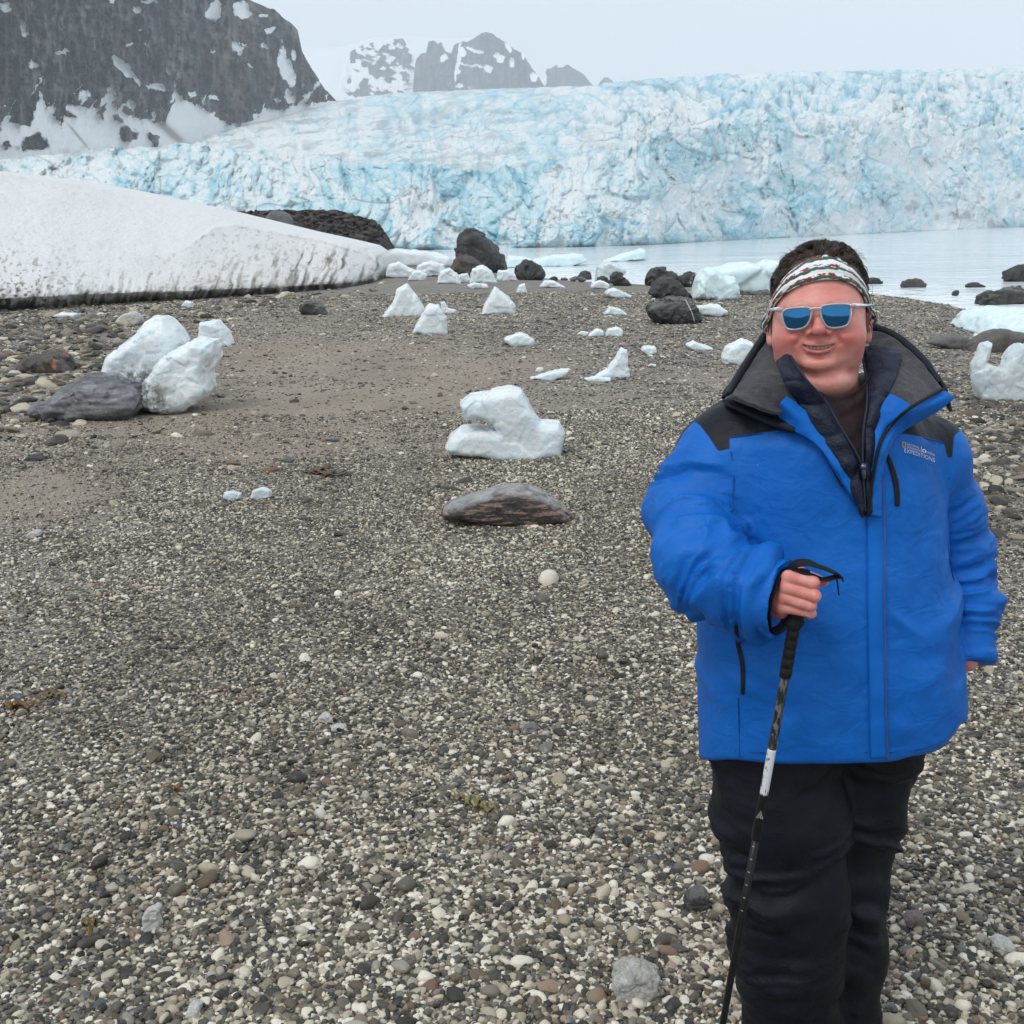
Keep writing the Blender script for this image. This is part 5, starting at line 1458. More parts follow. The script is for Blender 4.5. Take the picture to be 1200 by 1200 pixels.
# panel boundaries (dark yoke) as signed distances stored on the mesh
jx, jy = pix(Vj)
yl = poly_sd(jx, jy, [(800, 440), (803, 487), (820, 498), (830, 511), (842, 529), (855, 526), (855, 513), (886, 508), (909, 505), (940, 507), (965, 470), (965, 430)])
yr = poly_sd(jx, jy, [(985, 430), (985, 480), (1035, 505), (1054, 507), (1085, 513), (1106, 518), (1110, 536), (1116, 536), (1118, 511), (1140, 490), (1110, 430)])
yoke = np.where(front, np.minimum(yl, yr) * .0016, (1.36 - zz))
m = M('parka_shell', Roughness=.52)
P = m.pos()
yk = m.ramp(m.math('ADD', m.math('MULTIPLY', m.attr('yoke'), 400), .5), [(.0, 1), (1, 0)])
n1 = m.noise(P, 9, 5, .6)
bl_ = m.ramp(n1, [(.3, (.003, .120, .49)), (.7, (.005, .155, .60))])
weave = m.noise(P, 900, 2)
bl_ = m.mix(m.math('MULTIPLY', weave, .25), bl_, (.004, .06, .27))
spk = m.ramp(m.noise(P, 330, 2, .5), [(.735, 0), (.76, .5)])
c = m.mix(yk, bl_, (.0065, .0085, .016))
c = m.mix(m.math('MULTIPLY', spk, m.ramp(m.noise(P, 14, 2), [(.5, 0), (.62, 1)])), c, (.5, .62, .8))
m.set('Base Color', c)
m.set('Specular IOR Level', .22)
cr = m.math('ABSOLUTE', m.math('SUBTRACT', m.noise(m.n('Mapping', {'Vector': P, 'Scale': (1, 1, 1.6), 'Rotation': (0, .6, 0)}), 13, 3, .5, Distortion=.8), .5))
cr2 = m.math('ABSOLUTE', m.math('SUBTRACT', m.noise(P, 34, 3, .55, Distortion=.5), .5))
wr = m.math('ADD', m.math('ADD', m.math('MULTIPLY', cr, -3.2), m.math('MULTIPLY', cr2, -.9)), m.math('MULTIPLY', m.noise(P, 95, 3, .6), .2))
m.set('Normal', m.bump(weave, .12, .001, m.bump(wr, .28, .006)))
SHELL = m.mat
jacket = part('parka', Vj, Fj, SHELL, attrs={'yoke': yoke})

def flat_mat(name, col, rough=.7, var=.35, nsc=60, bump=.2, bd=.002, sheen=0.0, spec=.25):
    m = M(name, Roughness=rough)
    P = m.pos()
    n = m.noise(P, nsc, 4)
    m.set('Base Color', m.ramp(n, [(.3, tuple(c * (1 - var) for c in col)), (.7, tuple(c * (1 + var) for c in col))]))
    m.set('Normal', m.bump(m.noise(P, nsc * 6, 3), bump, bd))
    if sheen: m.set('Sheen Weight', sheen)
    m.set('Specular IOR Level', spec)
    return m.mat
m = M('parka_blue_fabric', Roughness=.52)
P = m.pos()
m.set('Base Color', m.mix(m.math('MULTIPLY', m.noise(P, 900, 2), .25), m.ramp(m.noise(P, 9, 5, .6), [(.3, (.003, .130, .53)), (.7, (.005, .165, .63))]), (.004, .06, .27)))
m.set('Specular IOR Level', .22)
m.set('Normal', m.bump(m.noise(P, 60, 4, .6), .4, .003))
BLUE = m.mat
FLEECE = flat_mat('charcoal_fleece', (.040, .041, .047), .95, .35, 70, .6, .004, .3)
NAVY = flat_mat('dark_navy_shell', (.007, .009, .017), .6, .3, 40, .4, .003)
PUFF = flat_mat('navy_puffer_nylon', (.012, .017, .036), .42, .35, 40, .5, .004)
BLACKF = flat_mat('black_tape', (.007, .007, .008), .55, .2, 50, .2, .001)
PIPE = flat_mat('grey_blue_piping', (.07, .10, .20), .6, .2, 60, .1, .001)

def patch(name, rows, mat, parent, thick=.004, nu=34, nv=18, quilt=None, wr=.0012, seed=1):
    """cloth panel: rows of control points (px, py, Y or lift<0.5 above the coat) -> smooth curved sheet with real thickness"""
    C = []
    for r in rows:
        C.append([A1(*p) if p[2] > .5 else hit(p[0], p[1], p[2]) for p in r])
    C = np.array(C)
    C = np.stack([catmull(C[k], nu) for k in range(len(C))])           # along rows
    G = np.stack([catmull(C[:, j], nv) for j in range(nu)], 1) if len(rows) > 2 else np.stack([C[0] + (C[1] - C[0]) * t for t in np.linspace(0, 1, nv)])
    n_r, n_c = G.shape[:2]
    gu, gv = np.gradient(G, axis=1), np.gradient(G, axis=0)
    N = np.cross(gu, gv); N /= np.linalg.norm(N, axis=-1, keepdims=True) + 1e-12
    flip = (N * (np.array(CAMLOC) - G)).sum(-1).mean() < 0
    if flip: N = -N
    uu, vv_ = np.meshgrid(np.linspace(0, 1, n_c), np.linspace(0, 1, n_r))
    off = wr * 2 * fbm(G * 45, 3, seed)
    if quilt: off = off + quilt(uu, vv_)
    G = G + N * off[..., None]
    B_ = G - N * thick
    V = np.concatenate([G.reshape(-1, 3), B_.reshape(-1, 3)])
    top = grid_faces(n_r, n_c, flip=flip); bot = grid_faces(n_r, n_c, flip=not flip) + n_r * n_c
    ring = list(range(n_c)) + [k * n_c + n_c - 1 for k in range(1, n_r)] + [(n_r - 1) * n_c + k for k in range(n_c - 2, -1, -1)] + [k * n_c for k in range(n_r - 2, 0, -1)]
    k2 = n_r * n_c
    side = np.array([(a, b, b + k2, a + k2) if flip else (b, a, a + k2, b + k2) for a, b in zip(ring, ring[1:] + ring[:1])])
    return part(name, V, np.concatenate([top, bot, side]), mat, parent)

def strip(name, pts, half, mat, parent, lift=.003, thick=.003, n=60, taper=0.0):
    """flat tape lying on the coat along photo pixels; half = half width in pixels (number or list)"""
    P = catmull(np.array([p[:2] for p in pts], float), n)
    T = np.gradient(P, axis=0); T /= np.linalg.norm(T, axis=1)[:, None]
    S = np.stack([-T[:, 1], T[:, 0]], 1)
    hf = np.interp(np.linspace(0, 1, n), np.linspace(0, 1, len(np.atleast_1d(half))), np.atleast_1d(half))
    G = np.array([[hit(*(P[k] + S[k] * hf[k] * s), lift * (1 if abs(s) < .9 else .75)) for s in (-1, -.6, 0, .6, 1)] for k in range(n)])
    for _ in range(2): G[1:-1] = .25 * G[:-2] + .5 * G[1:-1] + .25 * G[2:]
    dv = np.array(CAMLOC) - G; dv /= np.linalg.norm(dv, axis=-1, keepdims=True)
    B_ = G - dv * (thick + lift)
    V = np.concatenate([G.reshape(-1, 3), B_.reshape(-1, 3)])
    k2 = n * 5
    ring = list(range(5)) + [k * 5 + 4 for k in range(1, n)] + [(n - 1) * 5 + k for k in range(3, -1, -1)] + [k * 5 for k in range(n - 2, 0, -1)]
    F = np.concatenate([grid_faces(n, 5), grid_faces(n, 5, flip=True) + k2, np.array([(b, a, a + k2, b + k2) for a, b in zip(ring, ring[1:] + ring[:1])])])
    o = part(name, V, F, mat, parent)
    bm = bmesh.new(); bm.from_mesh(o.data); bmesh.ops.recalc_face_normals(bm, faces=bm.faces); bm.to_mesh(o.data); bm.free()
    return o

def cord(name, pts, r, mat, parent, n=40, **k):
    C = np.array([A1(*p) if p[2] > .5 else hit(p[0], p[1], p[2]) for p in pts])
    return part(name, *tube(catmull(C, n), r, 8, **k), mat, parent)

# T-shirt in the neck opening
SHIRT = flat_mat('dark_maroon_jersey', (.026, .016, .018), .9, .3, 50, .3, .002)
patch('shirt', [[(926, 432, 2.06), (958, 458, 2.02), (985, 465, 2.01), (1008, 455, 2.025), (1026, 432, 2.07)],
                [(940, 470, 2.020), (965, 485, 2.000), (985, 490, 1.995), (1003, 484, 2.000), (1024, 470, 2.020)],
                [(960, 520, .010), (980, 525, .014), (995, 527, .015), (1010, 525, .013), (1024, 515, .010)],
                [(985, 570, .009), (998, 572, .011), (1006, 573, .012), (1013, 572, .011), (1022, 568, .009)]], SHIRT, person, nu=50, nv=50, wr=.0016, quilt=lambda u, v: .0012 * np.sin(v * 26 + 3 * u))
# inner puffer jacket
puffer = patch('puffer_jacket', [[(909, 423, 2.06), (918, 446, 2.0), (934, 470, 2.000), (956, 508, .022), (984, 552, .019), (1010, 605, .015)],
                        [(917, 418.5, 2.05), (931, 445, 1.988), (951, 472, 1.990), (974, 505, .030), (996, 550, .026), (1013, 605, .018)],
                        [(924, 414, 2.042), (945, 446, 1.985), (966, 470, 1.990), (986, 502, .029), (1003, 530, .026), (1014, 605, .020)]], PUFF, person, thick=.010, nu=120, nv=30, wr=.002,
               quilt=lambda u, v: .0075 * np.sqrt(np.abs(np.sin(u * 15))) * np.sin(np.pi * np.clip(v, 0, 1)) ** .4)
patch('collar_wing', [[(1010, 408, 2.12), (1016, 440, 2.07), (1018, 470, 2.000), (1013, 502, .030), (1013, 540, .026), (1015, 605, .020)],
                        [(1030, 406, 2.12), (1034, 436, 2.06), (1028, 468, 1.995), (1020, 505, .030), (1018, 545, .026), (1018, 605, .018)],
                        [(1057, 414, 2.10), (1050, 442, 2.04), (1038, 470, 2.000), (1027, 510, .022), (1021, 552, .020), (1020, 605, .015)]], PUFF, puffer, thick=.010, nu=120, nv=30, wr=.002,
      quilt=lambda u, v: .0075 * np.sqrt(np.abs(np.sin(u * 15 + .6))) * np.sin(np.pi * np.clip(v, 0, 1)) ** .4)
ZIP = flat_mat('dark_zip_tape', (.02, .026, .05), .5, .3, 300, .5, .001)
cord('zip', [(926, 417, 2.036), (946, 446, 1.976), (967, 470, 1.980), (986, 502, .040), (1003, 530, .034), (1011, 552, .030), (1014, 600, .024)], .0024, ZIP, puffer, n=90)
cord('zip', [(1009, 412, 2.113), (1015, 442, 2.063), (1016, 472, 1.992), (1012, 503, .036), (1011, 535, .032), (1012, 552, .030)], .0024, ZIP, puffer, n=70)
METAL = M('zip_metal', Metallic=.9, Roughness=.35); METAL.set('Base Color', (.12, .14, .19))
zp = [tube(np.array([hit(1011 + dx, py, .036) for dx, py in ((0, 543), (.4, 549), (1.4, 556), (1.8, 562))]), (.004, .0055, .0045, .003), 8, flat=1.0),
      tube(np.array([hit(1011.6, py, .042) for py in (544, 550)]), (.006, .006), 8)]
part('zip_pull', *join(*zp), METAL.mat, puffer)

# turned-open collar of the parka
patch('collar_lining', [[(908, 387, 2.20), (888, 414, 2.15), (871, 441, 2.075), (858, 464, 2.005)],
                        [(913, 398, 2.165), (899, 424, 2.10), (889, 450, 2.03), (884, 475, 1.985)],
                        [(917, 414, 2.125), (916, 436, 2.062), (921, 452, 2.015), (912, 484, 1.985)],
                        [(921, 428, 2.10), (926, 446, 2.045), (934, 464, 2.005), (930, 476, 1.995)]], FLEECE, jacket, thick=.008, nu=40, nv=40, wr=.0016)
cord('collar_edge', [(912, 381, 2.225), (903, 385, 2.21), (885, 411, 2.16), (867, 439, 2.085), (855, 461, 2.018)], np.concatenate([np.full(40, .0085), np.linspace(.0085, .003, 10)]), NAVY, jacket, n=50)
patch('collar_stand', [[(906, 385, 2.21), (884, 412, 2.16), (866, 440, 2.085), (856, 461, 2.02)], [(890, 420, 2.22), (868, 440, 2.19), (854, 456, 2.13), (848, 468, .004)]], NAVY, jacket, thick=.006, nu=30, nv=12)
strip('collar_tab', [(851, 470), (872, 478), (896, 489), (931, 502)], [5.0, 7, 7, 6.5], NAVY, jacket, lift=.030, thick=.006)
patch('collar_lining', [[(1016, 386, 2.21), (1044, 394, 2.17), (1075, 420, 2.105), (1104, 455, 2.03)],
                        [(1018, 402, 2.17), (1040, 412, 2.13), (1064, 434, 2.07), (1090, 462, 2.012)],
                        [(1016, 420, 2.13), (1036, 432, 2.08), (1053, 448, 2.03), (1068, 475, 1.970)],
                        [(1014, 430, 2.11), (1030, 446, 2.05), (1040, 462, 2.010), (1045, 480, 1.985)]], FLEECE, jacket, thick=.008, nu=40, nv=40, wr=.0016)
cord('collar_edge', [(1012, 380, 2.235), (1024, 384, 2.22), (1050, 395, 2.175), (1079, 420, 2.11), (1101, 448, 2.045)], np.concatenate([np.full(40, .009), np.linspace(.009, .003, 10)]), NAVY, jacket, n=50)
patch('collar_stand', [[(1020, 384, 2.22), (1050, 394, 2.18), (1080, 420, 2.115), (1107, 454, 2.03)], [(1040, 400, 2.25), (1066, 420, 2.21), (1090, 446, 2.15), (1112, 482, .004)]], NAVY, jacket, thick=.006, nu=30, nv=12)
# lapels in the blue shell fabric
patch('lapel', [[(922, 464, 1.995), (957, 493, .030), (987, 540, .026), (1004, 572, .022), (1017, 600, .016)],
                [(914, 474, 1.985), (944, 500, .034), (974, 541, .028), (996, 577, .024), (1016, 603, .018)],
                [(908, 484, .034), (929, 504, .026), (957, 522, .018), (986, 566, .015), (1015, 607, .012)]], BLUE, jacket, thick=.005, nu=60, nv=16)
patch('lapel', [[(1043, 461, 1.985), (1034, 474, 1.980), (1027, 496, .032), (1023, 520, .026), (1020, 550, .022)],
                [(1056, 467, 1.975), (1045, 484, 1.970), (1034, 503, .034), (1026, 524, .030), (1021, 552, .024)],
                [(1068, 475, 1.970), (1052, 489, 1.965), (1040, 503, .033), (1029, 526, .030), (1022, 556, .024)]], BLUE, jacket, thick=.005, nu=40, nv=14)
flap = patch('storm_flap', [[(1105, 457, 2.015), (1066, 479, 1.960), (1043, 500, .040), (1031, 522, .034), (1023, 560, .028), (1018, 602, .020)],
                     [(1113, 461, 2.005), (1083, 481, 1.972), (1053, 502, .042), (1036, 526, .036), (1027, 562, .028), (1022, 604, .021)],
                     [(1119, 467, 2.005), (1098, 483, .034), (1062, 503, .026), (1043, 526, .022), (1034, 562, .016), (1033, 606, .012)]], BLUE, jacket, thick=.006, nu=70, nv=16)
cord('zip', [(1105, 456, 2.006), (1067, 478, 1.952), (1044, 499, .046), (1031, 521, .040), (1023, 558, .033), (1017, 600, .025)], .0032, BLACKF, jacket, n=80)
strip('placket', [(1026, 598), (1027, 650), (1027, 700), (1028, 780), (1029, 840), (1031, 894)], [9.5, 10.5, 10.5, 10, 10, 10.5], BLUE, jacket, lift=.006, thick=.004, n=90)
cord('seam', [(1034, 560, .014), (1037, 620, .011), (1037, 700, .0105), (1038, 780, .0105), (1039, 840, .0105), (1041, 890, .0105)], .0011, PIPE, jacket, n=80)
# pockets and seams
ZB = flat_mat('black_pocket_zip', (.008, .008, .010), .45, .2, 200, .4, .001)
strip('pocket_zip', [(862.5, 732), (864.5, 754), (869.5, 777), (870.5, 796), (870, 814)], [1.6, 2.6, 2.6, 2.5, 2.2], ZB, jacket, lift=.0035, thick=.004)
strip('pocket_zip', [(1038, 527), (1043, 541), (1049, 561), (1051.5, 578), (1051.5, 593)], [1.2, 2.6, 3.4, 3.2, 2.8], ZB, jacket, lift=.0035, thick=.004)
SEAM = flat_mat('dark_blue_seam', (.004, .05, .22), .7, .2, 60, .1, .001)
for pts in ([(865, 818), (866, 850), (867, 888)], [(1112, 560), (1111, 600), (1111, 640), (1118, 680), (1131, 722)], [(857, 530), (860, 560), (858, 600)], [(830, 881), (900, 882), (1017, 882)], [(1043, 882), (1080, 878), (1105, 868)],
            [(856, 513), (888, 508.5), (925, 507)], [(1056, 508), (1085, 514), (1107, 519)]):
    cord('seam', [(a, b, .0008) for a, b in pts], .0011, SEAM, jacket, n=30)
# dark lining of the two cuffs
for e, a_, r_, nm in ((e1_, ax, .060, 'cuff'), (f1_, axr, .046, 'cuff')):
    t1 = np.cross(a_, (0, 1, 0)); t1 /= np.linalg.norm(t1); t2 = np.cross(a_, t1)
    th = np.linspace(0, 2 * math.pi, 40, endpoint=False)
    ring = lambda rr, s: e + a_ * s + rr * (np.cos(th)[:, None] * t1 + np.sin(th)[:, None] * t2)
    V = np.concatenate([ring(r_ + .0015, .0105), ring(r_ + .0005, .0125), ring(r_ - .002, .004), ring(r_ - .003, -.03)])
    part(nm, V, grid_faces(4, 40, wrap=True), NAVY, jacket)

# embroidered emblem on the chest
WHITE = flat_mat('white_thread', (.72, .74, .78), .7, .1, 200, .3, .0005)
YELL = flat_mat('gold_thread', (.55, .38, .12), .7, .1, 200, .3, .0005)
def on_chest(u, v):
    """emblem plane (pixels across, pixels up) -> photo pixel, following the slope of the chest"""
    return 1057.5 + u + .02 * v, 521.0 + .235 * u + .0026 * u * u - v
def stitched(name, V2, F, mat, lift=.0018):
    V = []
    for u, v in V2:
        V.append(hit(*on_chest(u, v), lift))
    return part(name, np.array(V), F, mat, jacket, smooth=False)
def lettering(s, u0, v0, h, width, name='lettering'):
    cu = bpy.data.curves.new(name, 'FONT'); cu.body = s; cu.size = 1.0; cu.space_character = 1.12; cu.resolution_u = 3
    ob = bpy.data.objects.new(name, cu); COL.objects.link(ob)
    bpy.context.view_layer.update()
    me = bpy.data.meshes.new_from_object(ob.evaluated_get(bpy.context.evaluated_depsgraph_get()))
    V = np.array([v.co[:2] for v in me.vertices]); F = [tuple(p.vertices) for p in me.polygons]
    bpy.data.objects.remove(ob, do_unlink=True); bpy.data.meshes.remove(me)
    V[:, 0] -= V[:, 0].min(); V[:, 0] *= width / V[:, 0].max(); V[:, 1] *= h / .72
    V += np.array([u0, v0])
    return stitched(name, V, F, WHITE)
def bx(u0, v0, u1, v1): return np.array([(u0, v0), (u1, v0), (u1, v1), (u0, v1)]), [(0, 1, 2, 3)]
lettering('EXPEDITIONS', 2.6, -8.2, 5.0, 35.5)
lettering('NATIONAL', 5.2, .6, 2.6, 15)
lettering('GEOGRAPHIC', 5.2, -2.6, 2.6, 16)
lettering('LINDBLAD', 28.5, -1.2, 3.0, 9.5)
stitched('emblem', *join(*[(np.c_[q[0], 0 * q[0][:, 0]], q[1]) for q in (bx(0, -2.8, .9, 3.6), bx(3.1, -2.8, 4.0, 3.6), bx(.9, 2.6, 3.1, 3.6), bx(.9, -2.8, 3.1, -1.8))]) if False else (np.concatenate([bx(0, -2.8, .9, 3.6)[0], bx(3.1, -2.8, 4, 3.6)[0], bx(.9, 2.6, 3.1, 3.6)[0], bx(.9, -2.8, 3.1, -1.8)[0]]), [(0, 1, 2, 3), (4, 5, 6, 7), (8, 9, 10, 11), (12, 13, 14, 15)]), YELL)
stitched('emblem', *bx(21.8, -2.8, 22.4, 4.2), WHITE)
th = np.linspace(0, 2 * math.pi, 16, endpoint=False)
stitched('emblem', np.concatenate([np.c_[25.6 + 2.6 * np.cos(th), .3 + 2.2 * np.sin(th)], np.c_[25.6 + 1.2 * np.cos(th), .3 + 1.0 * np.sin(th)]]), [tuple(q) for q in grid_faces(2, 16, wrap=True, flip=True)], WHITE)

# ------------------------------------------------------------------ trousers and boots
g = Field((HIPX - .30, 1.84, .03), (HIPX + .32, 2.42, HEM_Z + .12), .0062)
Pp = lambda x, y, Y: np.array(A1(x, y, Y))
L1 = [Pp(908, 860, 2.12), Pp(916, 950, 2.10), Pp(925, 1040, 2.06), Pp(925, 1120, 2.055), Pp(930, 1200, 2.06), (Pp(932, 1200, 2.07) * [1, 1, 0] + [0, 0, .04])]
R1 = [Pp(1020, 850, 2.15), Pp(1000, 950, 2.15), Pp(993, 1030, 2.13), Pp(994, 1110, 2.12), Pp(986, 1200, 2.12), (Pp(986, 1200, 2.13) * [1, 1, 0] + [0, 0, .04])]
dL = g.chain(L1, (.128, .132, .112, .108, .100, .096), .04)
dR = g.chain(R1, (.118, .098, .077, .078, .074, .072), .04)
d = smin(dL, dR, .012)
d = smin(d, g.ell((HIPX, 2.16, HEM_Z + .02), (.200, .16, .14)), .03)
d = smax(d, .045 - g.P[..., 2], .005); d = smax(d, g.P[..., 2] - HEM_Z - .08, .01)
Vp, Fp = g.mesh(d.astype(np.float32)); Vp = smooth_mesh(Vp, Fp, 1)
Np = normals(Vp, Fp)
left = Vp[:, 0] < HIPX + .035
dg = Vp[:, 2] - .42 * (Vp[:, 0] - ROOT[0]) * np.where(left, 1, -.8)
knee = np.exp(-((Vp[:, 2] - .42) / .16) ** 2)
disp = (.019 * folds(Vp, dg, 20, 3.0, 41) + .0075 * folds(Vp, dg, 42, 6, 44)) * (.35 + .75 * knee + .35 * sstep(.60, .75, Vp[:, 2])) + .007 * fbm(Vp * 8, 3, 47)
Vp = Vp + Np * disp[:, None]
TROU = flat_mat('black_navy_softshell', (.0044, .0056, .0105), .55, .3, 30, .4, .003, spec=.22)
trousers = part('trousers', Vp, Fp, TROU)
BOOT = flat_mat('black_rubber', (.02, .02, .022), .5, .2, 30, .2, .002)
for cx_, cy_ in ((L1[-1][0], L1[-1][1]), (R1[-1][0], R1[-1][1])):
    gz0 = float(ground_z(cx_, cy_ - .06))
    g = Field((cx_ - .08, cy_ - .24, gz0 - .01), (cx_ + .08, cy_ + .12, gz0 + .18), .006)
    d = smin(g.cone((cx_, cy_, gz0 + .05), (cx_, cy_, gz0 + .2), .052, .055), g.cone((cx_, cy_ + .03, gz0 + .04), (cx_, cy_ - .17, gz0 + .032), .046, .040), .03)
    d = smax(d, gz0 + .004 - g.P[..., 2], .004)
    V, F = g.mesh(d.astype(np.float32))
    boot = part('boot', V, F, BOOT)

# ------------------------------------------------------------------ headband, hair, sunglasses
def on_head(phi, z, off):
    """point at angle phi (0 = face, + = picture right) and height z of the head, off metres outside the skin"""
    dv = Vector((math.sin(phi), math.cos(phi), 0))
    o_ = Vector((0, -.008, z))
    h = FACE.ray_cast(o_ + dv * .3, -dv)
    r = (h[0] - o_).length if h[0] is not None else .06
    return np.array(o_ + dv * (r + off))
NPH, NVB = 160, 18
ph = np.linspace(-math.pi, math.pi, NPH, endpoint=False)
c_ = np.cos(ph)
zlo = .066 * np.clip(c_, 0, 1) ** 1.0 + .002 * (1 - np.abs(c_)) - .045 * np.clip(-c_, 0, 1) - .016 * np.exp(-((np.abs(ph) - 1.5) / .45) ** 2) + .010 * np.sin(ph)
zhi = zlo + .036 + .010 * np.clip(c_, 0, 1) ** 2 + .006 * np.sin(ph) * 0
rows = []
for k in range(NVB):
    t = k / (NVB - 1)
    fold = .0035 * (np.abs(np.sin(t * math.pi * 3.0 + .5 * np.sin(ph * 3 + 1) + .8 * np.sin(ph * 1.0))) ** .6)
    base = .0045 + .0035 * math.sin(math.pi * t)
    rows.append([on_head(ph[j], zlo[j] + (zhi[j] - zlo[j]) * t, base + fold[j]) for j in range(NPH)])
G = np.array(rows)
Wk = np.ones(7) / 7
for k in range(NVB):       # even out the ear bumps
    for a in range(3):
        col_ = G[k, :, a]
        G[k, :, a] = np.convolve(np.concatenate([col_[-3:], col_, col_[:3]]), Wk, 'valid')
inner = G * np.array([.965, .965, 1])
VV = np.concatenate([hw(G.reshape(-1, 3)), hw(inner[::-1].reshape(-1, 3))])
FF = grid_faces(2 * NVB, NPH, wrap=True)
FF = np.concatenate([FF, np.stack([np.full(NPH, 0) + (2 * NVB - 1) * NPH + np.arange(NPH), (2 * NVB - 1) * NPH + (np.arange(NPH) + 1) % NPH, (np.arange(NPH) + 1) % NPH, np.arange(NPH)], 1)])
tv_ = np.repeat(np.linspace(0, 1, NVB), NPH); pv_ = np.tile(ph, NVB)
tv_ = np.concatenate([tv_, tv_[::-1]]); pv_ = np.concatenate([pv_, pv_])
m = M('printed_headband_jersey', Roughness=.8)
cv = m.n('CombineXYZ', {'X': m.math('MULTIPLY', m.attr('bu'), 1.0), 'Y': m.attr('bv'), 'Z': 0.0})
wob = m.math('MULTIPLY', m.math('SUBTRACT', m.noise(m.scale(cv, (2.2, 1, 1)), 1.6, 3), .5), .9)
bandf = m.math('FRACT', m.math('ADD', m.math('MULTIPLY', m.attr('bv'), 2.6), wob))
green = m.ramp(bandf, [(.02, 0), (.06, 1), (.34, 1), (.39, 0)])
gcol = m.ramp(m.noise(cv, 14, 3), [(.3, (.018, .085, .055)), (.7, (.03, .16, .10))])
c = m.mix(green, (.80, .81, .83), gcol)
jag = m.noise(m.scale(cv, (4.2, 4, 1)), 1.0, 5, .7)
strp = m.ramp(m.math('FRACT', m.math('ADD', m.math('ADD', m.math('MULTIPLY', m.attr('bv'), 2.6), wob), -.22)), [(.02, 0), (.08, 1), (.36, 1), (.44, 0)])
red = m.math('MULTIPLY', strp, m.ramp(jag, [(.475, 0), (.50, 1)]))
c = m.mix(red, c, m.ramp(m.noise(cv, 20, 3), [(.3, (.15, .016, .016)), (.7, (.30, .03, .03))]))
c = m.mix(m.ramp(m.noise(m.scale(cv, (5, 9, 1)), 1.3, 4), [(.62, 0), (.66, .55)]), c, (.32, .42, .52))
m.set('Base Color', c)
m.set('Normal', m.bump(m.noise(m.pos(), 300, 3), .3, .001))
part('headband', VV, FF, m.mat, attrs={'bv': tv_, 'bu': pv_})

HAIR = M('dark_brown_hair', Roughness=.38); HAIR.set('Specular IOR Level', .35)
P = HAIR.pos()
HAIR.set('Base Color', HAIR.ramp(HAIR.noise(P, 130, 3), [(.3, (.022, .015, .012)), (.6, (.080, .056, .042)), (.75, (.20, .155, .125))]))
rng = np.random.RandomState(5)
# scalp cap, then locks of hair combed back over it
HCc, HCr = np.array((0, -.014, .037)), np.array((.0865, .104, .0945))
g = Field((-.11, -.135, -.09), (.11, .12, .16), .004)
dc = g.ell(HCc, HCr)
plane = (g.P[..., 2] - (.055 + .60 * g.P[..., 1]))          # keep what lies above the band line and behind the ears
dc = smax(dc, -plane, .01)
Vc, Fc = g.mesh(dc.astype(np.float32)); Vc = smooth_mesh(Vc, Fc, 1)
hp = [(hw(Vc), [tuple(f) for f in Fc])]
def strand(p0, dr, ln, curl, r0, n=7):
    P_ = [p0]; dcur = np.array(dr, float)
    for k in range(n - 1):
        dcur = dcur + curl * (k + 1) / n
        dcur /= np.linalg.norm(dcur)
        P_.append(P_[-1] + dcur * ln / (n - 1))
    return tube(hw(np.array(P_)), np.linspace(r0, r0 * .25, n), 3, caps=False)
def comb(p0, dr, ln, h0, h1, r0, seed, n=10):
    """a strand lying on the head: stepped along the scalp at a height that swells and falls"""
    P_ = []; p = np.array(p0, float); dcur = np.array(dr, float)
    for k in range(n):
        t = k / (n - 1)
        u = (p - HCc) / HCr
        u = u / np.linalg.norm(u)
        h = h0 + (h1 - h0) * math.sin(math.pi * min(t * 1.15, 1)) ** .8
        q = HCc + u * HCr * (1 + h / .095)
        P_.append(q)
        nn = u / HCr; nn /= np.linalg.norm(nn)
        wv = np.array([vnoise(np.array([p[0] * 26, p[1] * 26, p[2] * 26 + seed]), 11 + a) for a in range(3)]) * .34
        dcur = dcur + wv
        dcur = dcur - nn * (dcur @ nn); dcur /= np.linalg.norm(dcur) + 1e-9
        p = q + dcur * ln / (n - 1)
    return tube(hw(np.array(P_)), np.linspace(r0, r0 * .35, n), 3, caps=False)
for k in range(230):                                        # locks: bundles that share a start and a direction
    x0 = rng.uniform(-.080, .080); back = rng.rand() ** .8
    u = np.array([x0, .060 - .14 * back - .25 * abs(x0), .115 - .5 * x0 * x0 / .08])
    part_ = x0 - .004
    dr = np.array([1.0 * np.sign(part_) * min(abs(part_) / .04, 1) * .85 + rng.normal(0, .22), -.75 + rng.normal(0, .15), .3])
    hh = .004 + .007 * max(0, 1 - abs(x0 - .012) / .07) * (1 - .5 * back) + rng.uniform(-.002, .006)
    L0 = rng.uniform(.045, .075); sd_ = rng.uniform(0, 9)
    for j in range(16):
        o_ = rng.normal(0, .0035, 3)
        hp.append(comb(u + o_, dr + rng.normal(0, .07, 3), L0 * rng.uniform(.8, 1.1), .001, hh + rng.normal(0, .0015), rng.uniform(.00045, .0008), sd_))
for k in range(130):                                        # stray hairs
    x0 = rng.uniform(-.06, .07)
    p0 = np.array([x0, .01 + rng.uniform(-.05, .03), .131 - 6 * x0 * x0])
    hp.append(strand(p0, (x0 * 8 + rng.normal(0, .4), rng.normal(-.3, .4), .55), rng.uniform(.015, .03), np.array([rng.normal(.2 * np.sign(x0), .25), -.3, -.5]), .0004, 8))
